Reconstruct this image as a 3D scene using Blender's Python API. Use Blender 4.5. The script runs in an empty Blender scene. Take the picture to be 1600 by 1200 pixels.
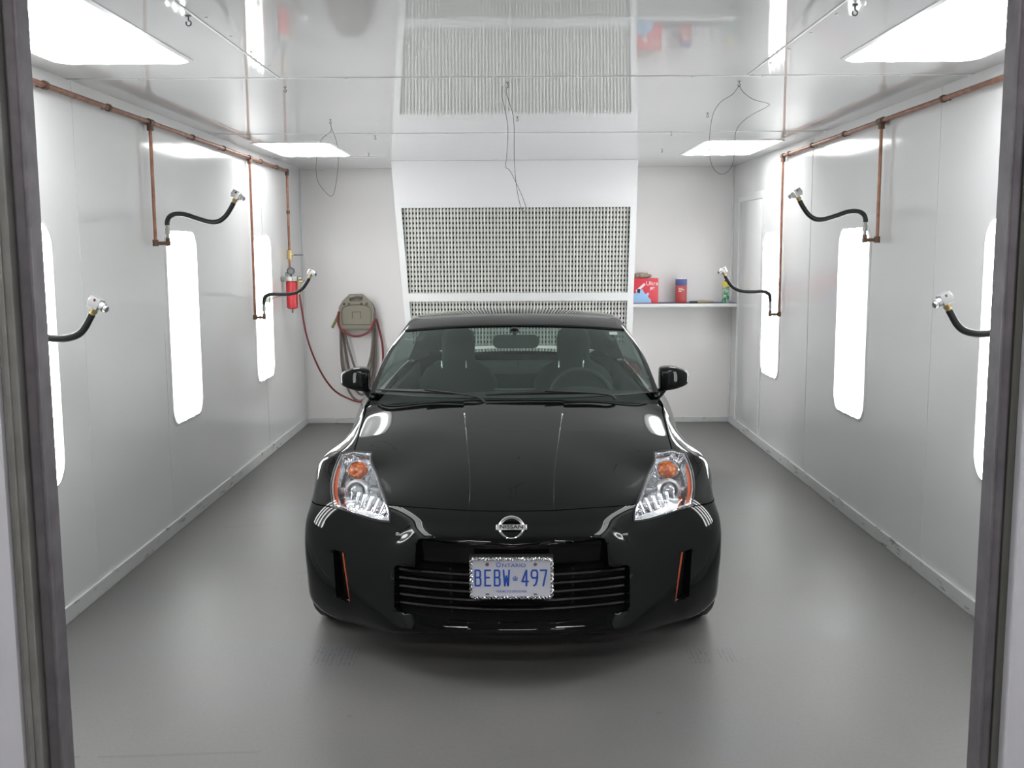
import bpy, bmesh, math, random
from mathutils import Vector, Matrix, Euler
random.seed(7)
PI = math.pi
C = bpy.context.scene.collection
SC = bpy.context.scene

# ------------------------------------------------------------------ camera, world, exposure
cd = bpy.data.cameras.new('camera'); cam = bpy.data.objects.new('camera', cd); C.objects.link(cam)
cd.sensor_width = 36.0; cd.lens = 36.0*1620/1600
cd.clip_start = 0.05; cd.clip_end = 60
cam.location = (0, 0, 1.66)
cam.rotation_euler = (Matrix.Rotation(math.radians(0.18), 4, 'Z') @ Matrix.Rotation(math.radians(90-7.28), 4, 'X') @ Matrix.Rotation(math.radians(-0.28), 4, 'Z')).to_euler()
SC.camera = cam
w = bpy.data.worlds.new('world'); SC.world = w; w.use_nodes = True
w.node_tree.nodes['Background'].inputs[0].default_value = (.8, .9, 1, 1)
w.node_tree.nodes['Background'].inputs[1].default_value = 0.03
SC.view_settings.view_transform = 'Standard'; SC.view_settings.look = 'None'
SC.view_settings.gamma = 1; SC.view_settings.use_curve_mapping = False
SC.view_settings.exposure = 0.0
BOOTH_E = 3.95       # emission of the booth light panels
SHOP_E = 58.0        # emission of the shop tubes behind the camera

# ------------------------------------------------------------------ materials
MATS = {}
def mat(name, col=(.8,.8,.8), rough=.5, metal=0., spec=.5, coat=0., emit=None, es=1., bump=None, var=None, trans=0., ior=1.5):
    if name in MATS: return MATS[name]
    m = bpy.data.materials.new(name); m.use_nodes = True; nt = m.node_tree
    b = nt.nodes['Principled BSDF']
    b.inputs['Base Color'].default_value = (*col, 1); b.inputs['Roughness'].default_value = rough
    b.inputs['Metallic'].default_value = metal; b.inputs['Specular IOR Level'].default_value = spec
    b.inputs['Coat Weight'].default_value = coat; b.inputs['Coat Roughness'].default_value = .03
    b.inputs['Transmission Weight'].default_value = trans; b.inputs['IOR'].default_value = ior
    if emit: b.inputs['Emission Color'].default_value = (*emit, 1); b.inputs['Emission Strength'].default_value = es
    tc = nt.nodes.new('ShaderNodeTexCoord')
    if bump:
        sc, st, dist = bump
        n = nt.nodes.new('ShaderNodeTexNoise'); n.inputs['Scale'].default_value = sc; n.inputs['Detail'].default_value = 3
        nt.links.new(tc.outputs['Object'], n.inputs['Vector'])
        bp = nt.nodes.new('ShaderNodeBump'); bp.inputs['Strength'].default_value = st; bp.inputs['Distance'].default_value = dist
        nt.links.new(n.outputs['Fac'], bp.inputs['Height']); nt.links.new(bp.outputs['Normal'], b.inputs['Normal'])
    if var:
        sc, amt, c2 = var
        n = nt.nodes.new('ShaderNodeTexNoise'); n.inputs['Scale'].default_value = sc; n.inputs['Detail'].default_value = 5
        nt.links.new(tc.outputs['Object'], n.inputs['Vector'])
        r = nt.nodes.new('ShaderNodeValToRGB'); r.color_ramp.elements[0].position = .5-amt; r.color_ramp.elements[1].position = .5+amt
        r.color_ramp.elements[0].color = (*col, 1); r.color_ramp.elements[1].color = (*c2, 1)
        nt.links.new(n.outputs['Fac'], r.inputs[0]); nt.links.new(r.outputs[0], b.inputs['Base Color'])
    MATS[name] = m; return m

def glass(name, tint, gcol=(1,1,1), rough=0.0, ior=1.5):
    m = bpy.data.materials.new(name); m.use_nodes = True; nt = m.node_tree; nt.nodes.clear()
    out = nt.nodes.new('ShaderNodeOutputMaterial'); mx = nt.nodes.new('ShaderNodeMixShader')
    t = nt.nodes.new('ShaderNodeBsdfTransparent'); t.inputs[0].default_value = (*tint, 1)
    g = nt.nodes.new('ShaderNodeBsdfGlossy'); g.inputs[0].default_value = (*gcol, 1); g.inputs['Roughness'].default_value = rough
    f = nt.nodes.new('ShaderNodeFresnel')
    gm_ = nt.nodes.new('ShaderNodeNewGeometry'); mi = nt.nodes.new('ShaderNodeMix'); mi.inputs[2].default_value = ior; mi.inputs[3].default_value = 1/ior
    nt.links.new(gm_.outputs['Backfacing'], mi.inputs[0]); nt.links.new(mi.outputs[0], f.inputs[0])
    nt.links.new(f.outputs[0], mx.inputs[0]); nt.links.new(t.outputs[0], mx.inputs[1]); nt.links.new(g.outputs[0], mx.inputs[2])
    nt.links.new(mx.outputs[0], out.inputs[0]); MATS[name] = m; return m

def nodes_of(m):
    nt = m.node_tree; return nt, nt.nodes['Principled BSDF'], nt.nodes, nt.links
def mth(nt, op, a, b=None, c=None):
    n = nt.nodes.new('ShaderNodeMath'); n.operation = op
    for i, v in enumerate((a, b, c)):
        if v is None: continue
        if isinstance(v, (int, float)): n.inputs[i].default_value = v
        else: nt.links.new(v, n.inputs[i])
    return n.outputs[0]

white = mat('white_gloss_paint', (.77,.775,.775), .11, bump=(1.6,.08,.02), var=(1.3,.35,(.735,.74,.74)))
ceil_m = mat('ceiling_gloss_paint', (.76,.77,.77), .035, bump=(2.0,.05,.012))
backw = mat('back_wall_paint', (.81,.79,.785), .22, bump=(1.6,.1,.02))
trim_m = mat('white_trim', (.74,.745,.75), .3)
metal_white = mat('white_enamel', (.78,.79,.79), .25)
copper = mat('copper', (.44,.225,.15), .35, metal=.75, var=(22,.2,(.24,.12,.085)))
bronze = mat('dark_fitting', (.16,.10,.07), .45, metal=.7)
brass = mat('brass', (.62,.47,.22), .3, metal=.9)
rubber = mat('black_rubber', (.012,.013,.014), .38)
chrome = mat('chrome', (.82,.83,.84), .08, metal=1)
alu = mat('cast_aluminium', (.72,.72,.72), .28, metal=.9)
paint = mat('black_car_paint', (.0035,.004,.004), .03, spec=.5, ior=1.345)
blackpl = mat('black_plastic', (.012,.012,.013), .35)
blackgl = mat('gloss_black_plastic', (.006,.006,.007), .28)
darkint = mat('dark_interior', (.030,.034,.034), .75)
seatm = mat('seat_cloth', (.022,.026,.026), .85)
tirem = mat('tire_rubber', (.016,.016,.016), .6)
orange = mat('orange_reflector', (.62,.10,.025), .25, emit=(.9,.2,.05), es=0)
amber = mat('amber_lens', (.95,.25,.02), .12, bump=(160,.9,.004), trans=.25)
nt, b, N, L = nodes_of(amber)
_tc = N.new('ShaderNodeTexCoord'); _v = N.new('ShaderNodeTexVoronoi'); _v.inputs['Scale'].default_value = 62; L.new(_tc.outputs['Object'], _v.inputs['Vector'])
_r = N.new('ShaderNodeValToRGB'); _r.color_ramp.elements[0].position=.15; _r.color_ramp.elements[0].color=(1.0,.34,.06,1); _r.color_ramp.elements[1].position=.62; _r.color_ramp.elements[1].color=(.50,.085,.012,1)
L.new(_v.outputs['Distance'], _r.inputs[0]); L.new(_r.outputs[0], b.inputs['Base Color'])
redm = mat('red_enamel', (.50,.03,.04), .3)
tan = mat('tan_plastic', (.235,.215,.165), .45, bump=(120,.2,.001))
hose_g = mat('grey_brown_hose', (.17,.14,.12), .5)
hose_r = mat('red_rubber_hose', (.21,.035,.035), .5)
wirem = mat('dark_wire', (.06,.06,.06), .5)
steel = mat('weathered_steel', (.215,.20,.215), .5, metal=.3, var=(14,.3,(.13,.12,.135)), bump=(30,.3,.002))
steel2 = mat('grey_steel_strip', (.30,.30,.29), .5, metal=.1, var=(9,.3,(.20,.195,.185)))
shop_w = mat('shop_white_wall', (.84,.84,.90), .5, var=(2.5,.3,(.80,.80,.86)))
shop_d = mat('shop_dark_wall', (.5,.5,.52), .8)
plate_w = mat('plate_white', (.66,.68,.76), .4)
blue = mat('plate_blue', (.02,.10,.52), .4)
glass_m = glass('tinted_windshield_glass', (.66,.76,.73), (.86,1.0,.95), rough=0.0, ior=1.62)
glass_r = glass('clear_rear_glass', (.50,.56,.55), rough=0.0, ior=1.22)
glass_s = glass('tinted_side_glass', (.45,.52,.50), rough=0.0)
lens_m = glass('headlamp_clear_lens', (.97,.98,.99), rough=0.0, ior=1.45)
refl = mat('headlamp_reflector', (.78,.79,.82), .14, metal=1, bump=(17,.5,.02))
greyp = mat('headlamp_grey_bezel', (.30,.31,.33), .25, metal=.6)

def panel_emission(name, axis, span, ntubes=4):
    m = bpy.data.materials.new(name); m.use_nodes = True; nt = m.node_tree
    b = nt.nodes['Principled BSDF']; b.inputs['Base Color'].default_value = (.8,.8,.8,1); b.inputs['Roughness'].default_value = .15
    tc = nt.nodes.new('ShaderNodeTexCoord'); sp = nt.nodes.new('ShaderNodeSeparateXYZ'); nt.links.new(tc.outputs['Object'], sp.inputs[0])
    v = mth(nt, 'MULTIPLY', sp.outputs[axis], 2*PI*ntubes/span)
    c = mth(nt, 'COSINE', mth(nt, 'ADD', v, PI))
    c = mth(nt, 'MULTIPLY_ADD', c, .5, .5); c = mth(nt, 'POWER', c, 4.0)
    e = mth(nt, 'MULTIPLY_ADD', c, BOOTH_E*6.0, BOOTH_E*.38)
    b.inputs['Emission Color'].default_value = (.985,1.0,.995,1); nt.links.new(e, b.inputs['Emission Strength'])
    return m
em_wall = panel_emission('lit_wall_diffuser', 1, .585)
em_ceil = panel_emission('lit_ceiling_diffuser', 0, .56)
em_shop = mat('lit_shop_tube', (.9,.9,.9), .4, emit=(1,.98,.95), es=SHOP_E)

# floor: grey sealed concrete with scuffs and tyre prints
floor_m = mat('painted_concrete_floor', (.2,.2,.2), .42)
nt, b, N, L = nodes_of(floor_m)
tc = N.new('ShaderNodeTexCoord')
n1 = N.new('ShaderNodeTexNoise'); n1.inputs['Scale'].default_value = 1.1; n1.inputs['Detail'].default_value = 7; L.new(tc.outputs['Object'], n1.inputs['Vector'])
r1 = N.new('ShaderNodeValToRGB'); r1.color_ramp.elements[0].position = .3; r1.color_ramp.elements[1].position = .72
r1.color_ramp.elements[0].color = (.118,.119,.120,1); r1.color_ramp.elements[1].color = (.158,.151,.143,1); L.new(n1.outputs['Fac'], r1.inputs[0])
n2 = N.new('ShaderNodeTexNoise'); n2.inputs['Scale'].default_value = 70; n2.inputs['Detail'].default_value = 4; L.new(tc.outputs['Object'], n2.inputs['Vector'])
mx = N.new('ShaderNodeMix'); mx.data_type = 'RGBA'; mx.blend_type = 'MULTIPLY'; mx.inputs[0].default_value = 1
g2 = N.new('ShaderNodeValToRGB'); g2.color_ramp.elements[0].color = (.94,.94,.94,1); g2.color_ramp.elements[1].color = (1.04,1.04,1.04,1); g2.color_ramp.elements[0].position=.3; g2.color_ramp.elements[1].position=.7
L.new(n2.outputs['Fac'], g2.inputs[0]); L.new(r1.outputs[0], mx.inputs[6]); L.new(g2.outputs[0], mx.inputs[7])
# spots
vo = N.new('ShaderNodeTexVoronoi'); vo.inputs['Scale'].default_value = 2.6; L.new(tc.outputs['Object'], vo.inputs['Vector'])
wn = N.new('ShaderNodeTexNoise'); wn.inputs['Scale'].default_value = 9; L.new(tc.outputs['Object'], wn.inputs['Vector'])
d = mth(nt, 'ADD', vo.outputs['Distance'], mth(nt, 'MULTIPLY', wn.outputs['Fac'], .06))
spot = mth(nt, 'LESS_THAN', d, .062)
# long curved scratches
wv = N.new('ShaderNodeTexWave'); wv.wave_type = 'RINGS'; wv.inputs['Scale'].default_value = .32; wv.inputs['Distortion'].default_value = 5; wv.inputs['Detail'].default_value = 2; wv.inputs['Detail Scale'].default_value = .6
mpn = N.new('ShaderNodeMapping'); mpn.inputs['Location'].default_value = (3.3, 1.1, 0); L.new(tc.outputs['Object'], mpn.inputs[0]); L.new(mpn.outputs[0], wv.inputs['Vector'])
scr = mth(nt, 'GREATER_THAN', wv.outputs['Fac'], .9993)
scm = N.new('ShaderNodeTexNoise'); scm.inputs['Scale'].default_value = 1.7; L.new(mpn.outputs[0], scm.inputs['Vector'])
scr = mth(nt, 'MULTIPLY', scr, mth(nt, 'GREATER_THAN', scm.outputs['Fac'], .61))
# tyre prints: striped patches in front of the wheels
sp = N.new('ShaderNodeSeparateXYZ'); L.new(tc.outputs['Object'], sp.inputs[0])
def box_mask(x0, x1, y0, y1):
    a = mth(nt, 'MULTIPLY', mth(nt,'GREATER_THAN', sp.outputs[0], x0), mth(nt,'LESS_THAN', sp.outputs[0], x1))
    c = mth(nt, 'MULTIPLY', mth(nt,'GREATER_THAN', sp.outputs[1], y0), mth(nt,'LESS_THAN', sp.outputs[1], y1))
    return mth(nt, 'MULTIPLY', a, c)
tm = mth(nt, 'MAXIMUM', box_mask(.71,.80,4.03,4.19), mth(nt, 'MAXIMUM', box_mask(.825,.90,4.04,4.19), box_mask(-.84,-.66,4.02,4.22)))
st = mth(nt, 'GREATER_THAN', mth(nt, 'SINE', mth(nt, 'MULTIPLY', sp.outputs[0], 330)), .1)
tn = N.new('ShaderNodeTexNoise'); tn.inputs['Scale'].default_value = 40; L.new(tc.outputs['Object'], tn.inputs['Vector'])
tm = mth(nt, 'MULTIPLY', mth(nt, 'MULTIPLY', tm, st), mth(nt, 'GREATER_THAN', tn.outputs['Fac'], .47))
dark = mth(nt, 'MINIMUM', mth(nt, 'ADD', mth(nt, 'MULTIPLY', spot, .30), mth(nt, 'ADD', mth(nt, 'MULTIPLY', scr, .25), mth(nt, 'MULTIPLY', tm, .45))), .8)
mx2 = N.new('ShaderNodeMix'); mx2.data_type = 'RGBA'; L.new(dark, mx2.inputs[0]); L.new(mx.outputs[2], mx2.inputs[6]); mx2.inputs[7].default_value = (.05,.052,.055,1)
L.new(mx2.outputs[2], b.inputs['Base Color'])
rr = mth(nt, 'MULTIPLY_ADD', n1.outputs['Fac'], .25, .33); L.new(rr, b.inputs['Roughness'])

# baseboard with grime
base_m = mat('scuffed_baseboard', (.62,.63,.63), .4)
nt, b, N, L = nodes_of(base_m)
tc = N.new('ShaderNodeTexCoord'); mp = N.new('ShaderNodeMapping'); mp.inputs['Scale'].default_value = (1,1,5); L.new(tc.outputs['Object'], mp.inputs[0])
n1 = N.new('ShaderNodeTexNoise'); n1.inputs['Scale'].default_value = 5; n1.inputs['Detail'].default_value = 8; n1.inputs['Roughness'].default_value=.7; L.new(mp.outputs[0], n1.inputs['Vector'])
r = N.new('ShaderNodeValToRGB'); r.color_ramp.elements[0].position = .33; r.color_ramp.elements[0].color = (.16,.16,.16,1); r.color_ramp.elements[1].position = .43; r.color_ramp.elements[1].color = (.62,.63,.63,1)
L.new(n1.outputs['Fac'], r.inputs[0]); L.new(r.outputs[0], b.inputs['Base Color'])

# pleated exhaust filter with rows of holes, their dark inside painted as colour
filt_m = mat('pleated_filter_paper', (.74,.74,.72), .8)
nt, b, N, L = nodes_of(filt_m)
tc = N.new('ShaderNodeTexCoord'); sp = N.new('ShaderNodeSeparateXYZ'); L.new(tc.outputs['Object'], sp.inputs[0])
PITCH = .0295
fx = mth(nt, 'FRACT', mth(nt, 'ADD', mth(nt, 'DIVIDE', sp.outputs[0], PITCH), 100.0))
col = mth(nt, 'FLOOR', mth(nt, 'ADD', mth(nt, 'DIVIDE', sp.outputs[0], PITCH), 100.0))
fz = mth(nt, 'FRACT', mth(nt, 'ADD', mth(nt, 'DIVIDE', sp.outputs[2], .043), mth(nt, 'MULTIPLY_ADD', mth(nt, 'MODULO', col, 2.0), .0, 50.0)))
dx = mth(nt, 'DIVIDE', mth(nt, 'SUBTRACT', fx, .5), .25); dz = mth(nt, 'DIVIDE', mth(nt, 'SUBTRACT', fz, .5), .27)
rad = mth(nt, 'ADD', mth(nt, 'MULTIPLY', dx, dx), mth(nt, 'MULTIPLY', dz, dz))
hole = mth(nt, 'LESS_THAN', rad, 1.0)
mx = N.new('ShaderNodeMix'); mx.data_type = 'RGBA'; L.new(hole, mx.inputs[0]); mx.inputs[6].default_value = (.74,.74,.71,1); mx.inputs[7].default_value = (.02,.02,.02,1)
L.new(mx.outputs[2], b.inputs['Base Color'])

# ------------------------------------------------------------------ mesh helpers
def obj(name, bm, m, parent=None, smooth=True, loc=None):
    me = bpy.data.meshes.new(name); bm.normal_update(); bm.to_mesh(me); bm.free()
    if smooth:
        me.polygons.foreach_set('use_smooth', [True]*len(me.polygons))
        try: me.set_sharp_from_angle(angle=math.radians(38))
        except Exception: pass
    for mm in (m if isinstance(m, (list,tuple)) else [m]): me.materials.append(mm)
    o = bpy.data.objects.new(name, me); C.objects.link(o)
    if parent: o.parent = parent
    if loc: o.location = loc
    return o
def tag(o, label, cat, group=None, kind=None):
    o['label'] = label; o['category'] = cat
    if group: o['group'] = group
    if kind: o['kind'] = kind
    return o
def thing(name, label, cat, loc=(0,0,0), rz=0, group=None):
    o = bpy.data.objects.new(name, None); C.objects.link(o); o.location = loc; o.rotation_euler = (0,0,rz); o.empty_display_size=.1
    return tag(o, label, cat, group)
def struct(name, bm, m, label=None, smooth=False):
    o = obj(name, bm, m, smooth=smooth); o['kind'] = 'structure'; 
    o['label'] = label or name.replace('_',' '); o['category'] = name.split('_')[0]
    return o
def box(bm, x0,x1,y0,y1,z0,z1, bev=0, seg=2, M=None):
    r = bmesh.ops.create_cube(bm, size=1)
    vs = r['verts']
    for v in vs: v.co = Vector((x0+(v.co.x+.5)*(x1-x0), y0+(v.co.y+.5)*(y1-y0), z0+(v.co.z+.5)*(z1-z0)))
    if bev:
        es = list({e for v in vs for e in v.link_edges})
        rr = bmesh.ops.bevel(bm, geom=es, offset=bev, segments=seg, affect='EDGES', profile=.5)
        vs = list({v for f in rr['faces'] for v in f.verts} | {v for v in vs if v.is_valid})
    if M:
        for v in vs: v.co = M @ v.co
    return vs
def smoothpts(pts, n=8, closed=False):
    P = [Vector(p) for p in pts]; out = []
    m = len(P); rng = range(m if closed else m-1)
    for i in rng:
        if closed: a,b_,c,d_ = P[(i-1)%m],P[i],P[(i+1)%m],P[(i+2)%m]
        else: a,b_,c,d_ = P[max(i-1,0)],P[i],P[i+1],P[min(i+2,m-1)]
        for k in range(n):
            t = k/n
            out.append(.5*((2*b_)+(c-a)*t+(2*a-5*b_+4*c-d_)*t*t+(-a+3*b_-3*c+d_)*t**3))
    if not closed: out.append(P[-1])
    return out
def tube(bm, pts, r, seg=10, closed=False, cap=True):
    P = [Vector(p) for p in pts]; n = len(P); rings = []
    T = []
    for i in range(n):
        a = P[(i-1)%n] if (closed or i>0) else P[i]; c = P[(i+1)%n] if (closed or i<n-1) else P[i]
        T.append((c-a).normalized())
    up = Vector((0,0,1)) if abs(T[0].z)<.9 else Vector((0,1,0))
    nn = T[0].cross(up).normalized()
    for i in range(n):
        nn = (nn - T[i]*nn.dot(T[i])).normalized(); bb = T[i].cross(nn)
        rad = r[i] if isinstance(r,(list,tuple)) else r
        rings.append([bm.verts.new(P[i]+(nn*math.cos(2*PI*k/seg)+bb*math.sin(2*PI*k/seg))*rad) for k in range(seg)])
    for i in range(n if closed else n-1):
        A, B = rings[i], rings[(i+1)%n]
        for k in range(seg): bm.faces.new((A[k],A[(k+1)%seg],B[(k+1)%seg],B[k]))
    if cap and not closed:
        bm.faces.new(rings[0][::-1]); bm.faces.new(rings[-1])
def cyl(bm, a, b_, r, seg=20, r2=None): tube(bm, [a, b_], [r, r if r2 is None else r2], seg)
def lathe(bm, prof, seg=32, M=None, close=False):
    rings = []
    for (r, z) in prof:
        rings.append([bm.verts.new((M or Matrix.Identity(4)) @ Vector((r*math.cos(2*PI*k/seg), r*math.sin(2*PI*k/seg), z))) for k in range(seg)])
    for i in range(len(rings)-1):
        for k in range(seg): bm.faces.new((rings[i][k],rings[i][(k+1)%seg],rings[i+1][(k+1)%seg],rings[i+1][k]))
    if not close:
        bm.faces.new(rings[0][::-1]); bm.faces.new(rings[-1])
def prism(bm, poly, f0, f1):
    """poly list of 2d points; f0/f1 map a 2d point to 3d for the two ends"""
    a = [bm.verts.new(f0(p)) for p in poly]; c = [bm.verts.new(f1(p)) for p in poly]
    n = len(poly)
    for i in range(n): bm.faces.new((a[i],a[(i+1)%n],c[(i+1)%n],c[i]))
    bm.faces.new(a[::-1]); bm.faces.new(c)
def rrect(w, h, r, n=6):
    out = []
    for cx, cy, a0 in ((w/2-r,h/2-r,0),(-w/2+r,h/2-r,90),(-w/2+r,-h/2+r,180),(w/2-r,-h/2+r,270)):
        for k in range(n+1):
            a = math.radians(a0+90*k/n); out.append((cx+r*math.cos(a), cy+r*math.sin(a)))
    return out
def text_bm(bm, s, size, M, extrude=.0006, xs=1.0, offset=0, shear=0):
    cu = bpy.data.curves.new('txt','FONT'); cu.body = s; cu.size = size; cu.extrude = extrude; cu.align_x='CENTER'; cu.align_y='CENTER'
    cu.resolution_u = 3; cu.offset = offset; cu.shear = shear
    o = bpy.data.objects.new('txt', cu); C.objects.link(o)
    dg = bpy.context.evaluated_depsgraph_get(); dg.update()
    me = bpy.data.meshes.new_from_object(o.evaluated_get(dg))
    me.transform(M @ Matrix.Diagonal((xs,1,1,1)))
    bm.from_mesh(me); bpy.data.objects.remove(o); bpy.data.curves.remove(cu); bpy.data.meshes.remove(me)
B = bmesh.new

# ------------------------------------------------------------------ booth shell
XL, XR, YB, ZC, YF = -2.04, 2.09, 10.03, 2.45, 3.02
bm = B(); box(bm, -7, 7, -8, YB+.1, -.1, 0); struct('floor', bm, floor_m, 'grey sealed concrete floor')
bm = B(); box(bm, XL-.1, XR+.1, YF, YB+.1, ZC, ZC+.1); struct('ceiling', bm, ceil_m, 'glossy white booth ceiling')
bm = B(); box(bm, XL-.1, XL, YF, YB+.1, 0, ZC); struct('wall_left', bm, white, 'glossy white left wall')
bm = B(); box(bm, XR, XR+.1, YF, YB+.1, 0, ZC); struct('wall_right', bm, white, 'glossy white right wall')
bm = B(); box(bm, XL, XR, YB, YB+.1, 0, ZC); struct('wall_back', bm, backw, 'white back wall')
# front wall of the booth around the drive-in opening, seen edge-on from the shop
bm = B(); box(bm, -6.9, -1.47, YF-.10, YF, 0, 4.4); struct('wall_front_left', bm, shop_w, 'white shop wall left of the opening')
bm = B(); box(bm, 1.455, 6.9, YF-.10, YF, 0, 4.4); struct('wall_front_right', bm, shop_w, 'white shop wall right of the opening')
bm = B(); box(bm, -1.47, 1.455, YF-.10, YF, 2.42, 4.4); struct('wall_front_header', bm, shop_w, 'white wall above the opening')
bm = B()
box(bm, -1.421, -1.374, YF-.045, YF+.03, 0, 2.42, .008); box(bm, -1.384, -1.370, YF-.058, YF-.03, 0, 2.42, .005)
struct('trim_1', bm, steel, 'weathered steel door edge, left')
bm = B(); box(bm, -1.4695, -1.4215, YF-.082, YF-.005, 0, 2.42, .004); box(bm, -1.456, -1.442, YF-.092, YF-.081, 0, 2.42, .003); struct('trim_2', bm, steel2, 'grey steel strip, left')
bm = B()
box(bm, 1.394, 1.432, YF-.045, YF+.03, 0, 2.42, .008); box(bm, 1.390, 1.402, YF-.058, YF-.03, 0, 2.42, .005)
struct('trim_3', bm, steel, 'weathered steel door edge, right')
bm = B(); box(bm, 1.4325, 1.4555, YF-.05, YF-.005, 0, 2.42, .003); struct('trim_4', bm, mat('dark_gap',(.10,.10,.09),.6), 'dark strip standing in for the shaded gap, right')  # dark colour stands in for the shade of an open gap
# the workshop the camera stands in
bm = B(); box(bm, -7, 7, -8.1, YF-.1, 4.4, 4.5); struct('ceiling_shop', bm, shop_d)
bm = B(); box(bm, -7.1, -6.9, -8.1, YF, 0, 4.5); struct('wall_shop_left', bm, shop_d)
bm = B(); box(bm, 6.9, 7.1, -8.1, YF, 0, 4.5); struct('wall_shop_right', bm, shop_d)
bm = B(); box(bm, -7, 7, -8.1, -8, 0, 4.5); struct('wall_shop_rear', bm, shop_d)
for i, (x, y) in enumerate([(-3.0,2.1),(3.0,2.1),(-1.3,-.6),(1.3,-.6),(-3,-2.6),(3,-2.6),(0,-4.4),(-3,-6),(3,-6)]):  # first pair, nearest the opening, is added to light the front wall
    t = thing('shop_tube_light', 'unseen suspended twin tube light over the shop floor', 'light', (x,y,3.9), 0, 'shop tube lights')
    bm = B(); box(bm, -.75,.75,-.13,.13,.03,.10,.01); obj('housing', bm, metal_white, t)
    for dy in (-.06,.06):
        bm = B(); cyl(bm, (-.72,dy,0),(.72,dy,0),.019,12); obj('tube', bm, em_shop, t)
    for hx_ in (-.6,.6):
        bm = B(); cyl(bm, (hx_,0,.10),(hx_,0,.5),.006,8); obj('hanger', bm, steel, t)

# baseboards
bm = B(); box(bm, XL, XL+.014, YF, YB, 0, .075, .003); o=struct('baseboard_left', bm, base_m)
bm = B(); box(bm, XR-.014, XR, YF, YB, 0, .075, .003); struct('baseboard_right', bm, base_m)
bm = B(); box(bm, XL+.014, -.93, YB-.014, YB, 0, .05, .003); struct('baseboard_back_left', bm, base_m)
bm = B(); box(bm, 1.08, XR-.014, YB-.014, YB, 0, .05, .003); struct('baseboard_back_right', bm, base_m)
# seams: ceiling cover strips with screw heads, wall panel joints
def seam(pts, n, w_=.012):
    bm = B(); (x0,y0),(x1,y1) = pts
    if abs(x1-x0) > abs(y1-y0): box(bm, x0,x1,y0-w_/2,y0+w_/2, ZC-.003, ZC, .001)
    else: box(bm, x0-w_/2,x0+w_/2,y0,y1, ZC-.003, ZC, .001)
    L_ = math.hypot(x1-x0,y1-y0); k = int(L_/.3)
    for i in range(k+1):
        f = i/k; px, py = x0+(x1-x0)*f, y0+(y1-y0)*f
        if abs(x1-x0) > abs(y1-y0): py += .03
        else: px += .03
        cyl(bm, (px,py,ZC-.003),(px,py,ZC),.006,8)
    struct('trim_%d'%n, bm, trim_m, 'white ceiling joint strip', smooth=True)
seam([(XL,4.86),(XR,4.86)],5,.016); seam([(XL,7.1),(XR,7.1)],6); seam([(XL,8.85),(-1.1,8.85)],7,.01)
seam([(-1.07,YF),(-1.07,4.85)],8,.01); seam([(1.06,YF),(1.06,4.85)],9,.01)
bm = B(); box(bm, XL, XL+.002, 6.02,6.028,.075,1.2); box(bm, XL, XL+.002, 4.9,4.906,.075,ZC);box(bm, XL, XL+.002, 8.46,8.466,.075,ZC); struct('trim_10', bm, mat('panel_joint',(.62,.635,.64),.3), 'left wall panel joints')
bm = B(); box(bm, XR-.002, XR, 5.2,5.206,.075,ZC); box(bm, XR-.002, XR, 7.4,7.406,.075,ZC); struct('trim_11', bm, MATS['panel_joint'], 'right wall panel joints')
bm = B(); box(bm, XL, XL+.02, YB-.02, YB, .05, ZC, .004); box(bm, XR-.02, XR, YB-.02, YB, .05, ZC, .004); struct('trim_12', bm, trim_m, 'back corner strips')
# side door near the back of the right wall
bm = B()
box(bm, XR-.008, XR, 8.78, 8.84, 0, 2.16,.002); box(bm, XR-.008, XR, 9.70, 9.76, 0, 2.16,.002); box(bm, XR-.0085, XR, 8.775, 9.765, 2.10, 2.16,.002)
d1 = struct('door_1', bm, trim_m, 'flush white side door with narrow casing')
bm = B(); box(bm, XR-.004, XR, 8.85, 9.69, .02, 2.09, .002); dl = obj('door_leaf', bm, white, d1)

# ------------------------------------------------------------------ booth lights
def wall_light(x, sgn, yc, label):
    zc = 1.215; w_, h = .585, 1.155
    t = thing('wall_light', label, 'light', (x, yc, zc), 0)
    bm = B(); inner = rrect(w_, h, .11, 8); outer = rrect(w_+.035, h+.035, .125, 8); n = len(inner)
    V = []
    for poly, dx in ((outer,0),(outer,.004),(inner,.007),(inner,.002)):
        V.append([bm.verts.new((sgn*dx, p[0], p[1])) for p in poly])
    for a in range(3):
        for i in range(n): bm.faces.new((V[a][i],V[a][(i+1)%n],V[a+1][(i+1)%n],V[a+1][i]))
    obj('frame', bm, metal_white, t)
    bm = B(); prism(bm, inner, lambda p: Vector((0,p[0],p[1])), lambda p: Vector((sgn*.005,p[0],p[1]))); obj('diffuser', bm, em_wall, t, smooth=False)
for x, s_, side in ((XL,1,'left'),(XR,-1,'right')):
    for yc, which in ((4.30,'nearest, cut off by the door edge'),(6.39,'middle one of three'),(8.43,'farthest, next to the back corner')):
        wall_light(x, s_, yc+(.05 if side=='right' else 0), 'tall rounded glowing light panel on the %s wall, %s' % (side, which))
def ceiling_light(xc, y0, y1, label):
    yc = (y0+y1)/2; w_, h = .56, y1-y0
    t = thing('ceiling_light', label, 'light', (xc, yc, ZC), 0)
    bm = B(); inner = rrect(w_, h, .07, 8); outer = rrect(w_+.035, h+.035, .085, 8); n = len(inner); V=[]
    for poly, dz in ((outer,0),(outer,.004),(inner,.007),(inner,.002)):
        V.append([bm.verts.new((p[0], p[1], -dz)) for p in poly])
    for a in range(3):
        for i in range(n): bm.faces.new((V[a][i],V[a][(i+1)%n],V[a+1][(i+1)%n],V[a+1][i]))
    obj('frame', bm, metal_white, t)
    bm = B(); prism(bm, inner, lambda p: Vector((p[0],p[1],0)), lambda p: Vector((p[0],p[1],-.005))); obj('diffuser', bm, em_ceil, t, smooth=False)
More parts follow.
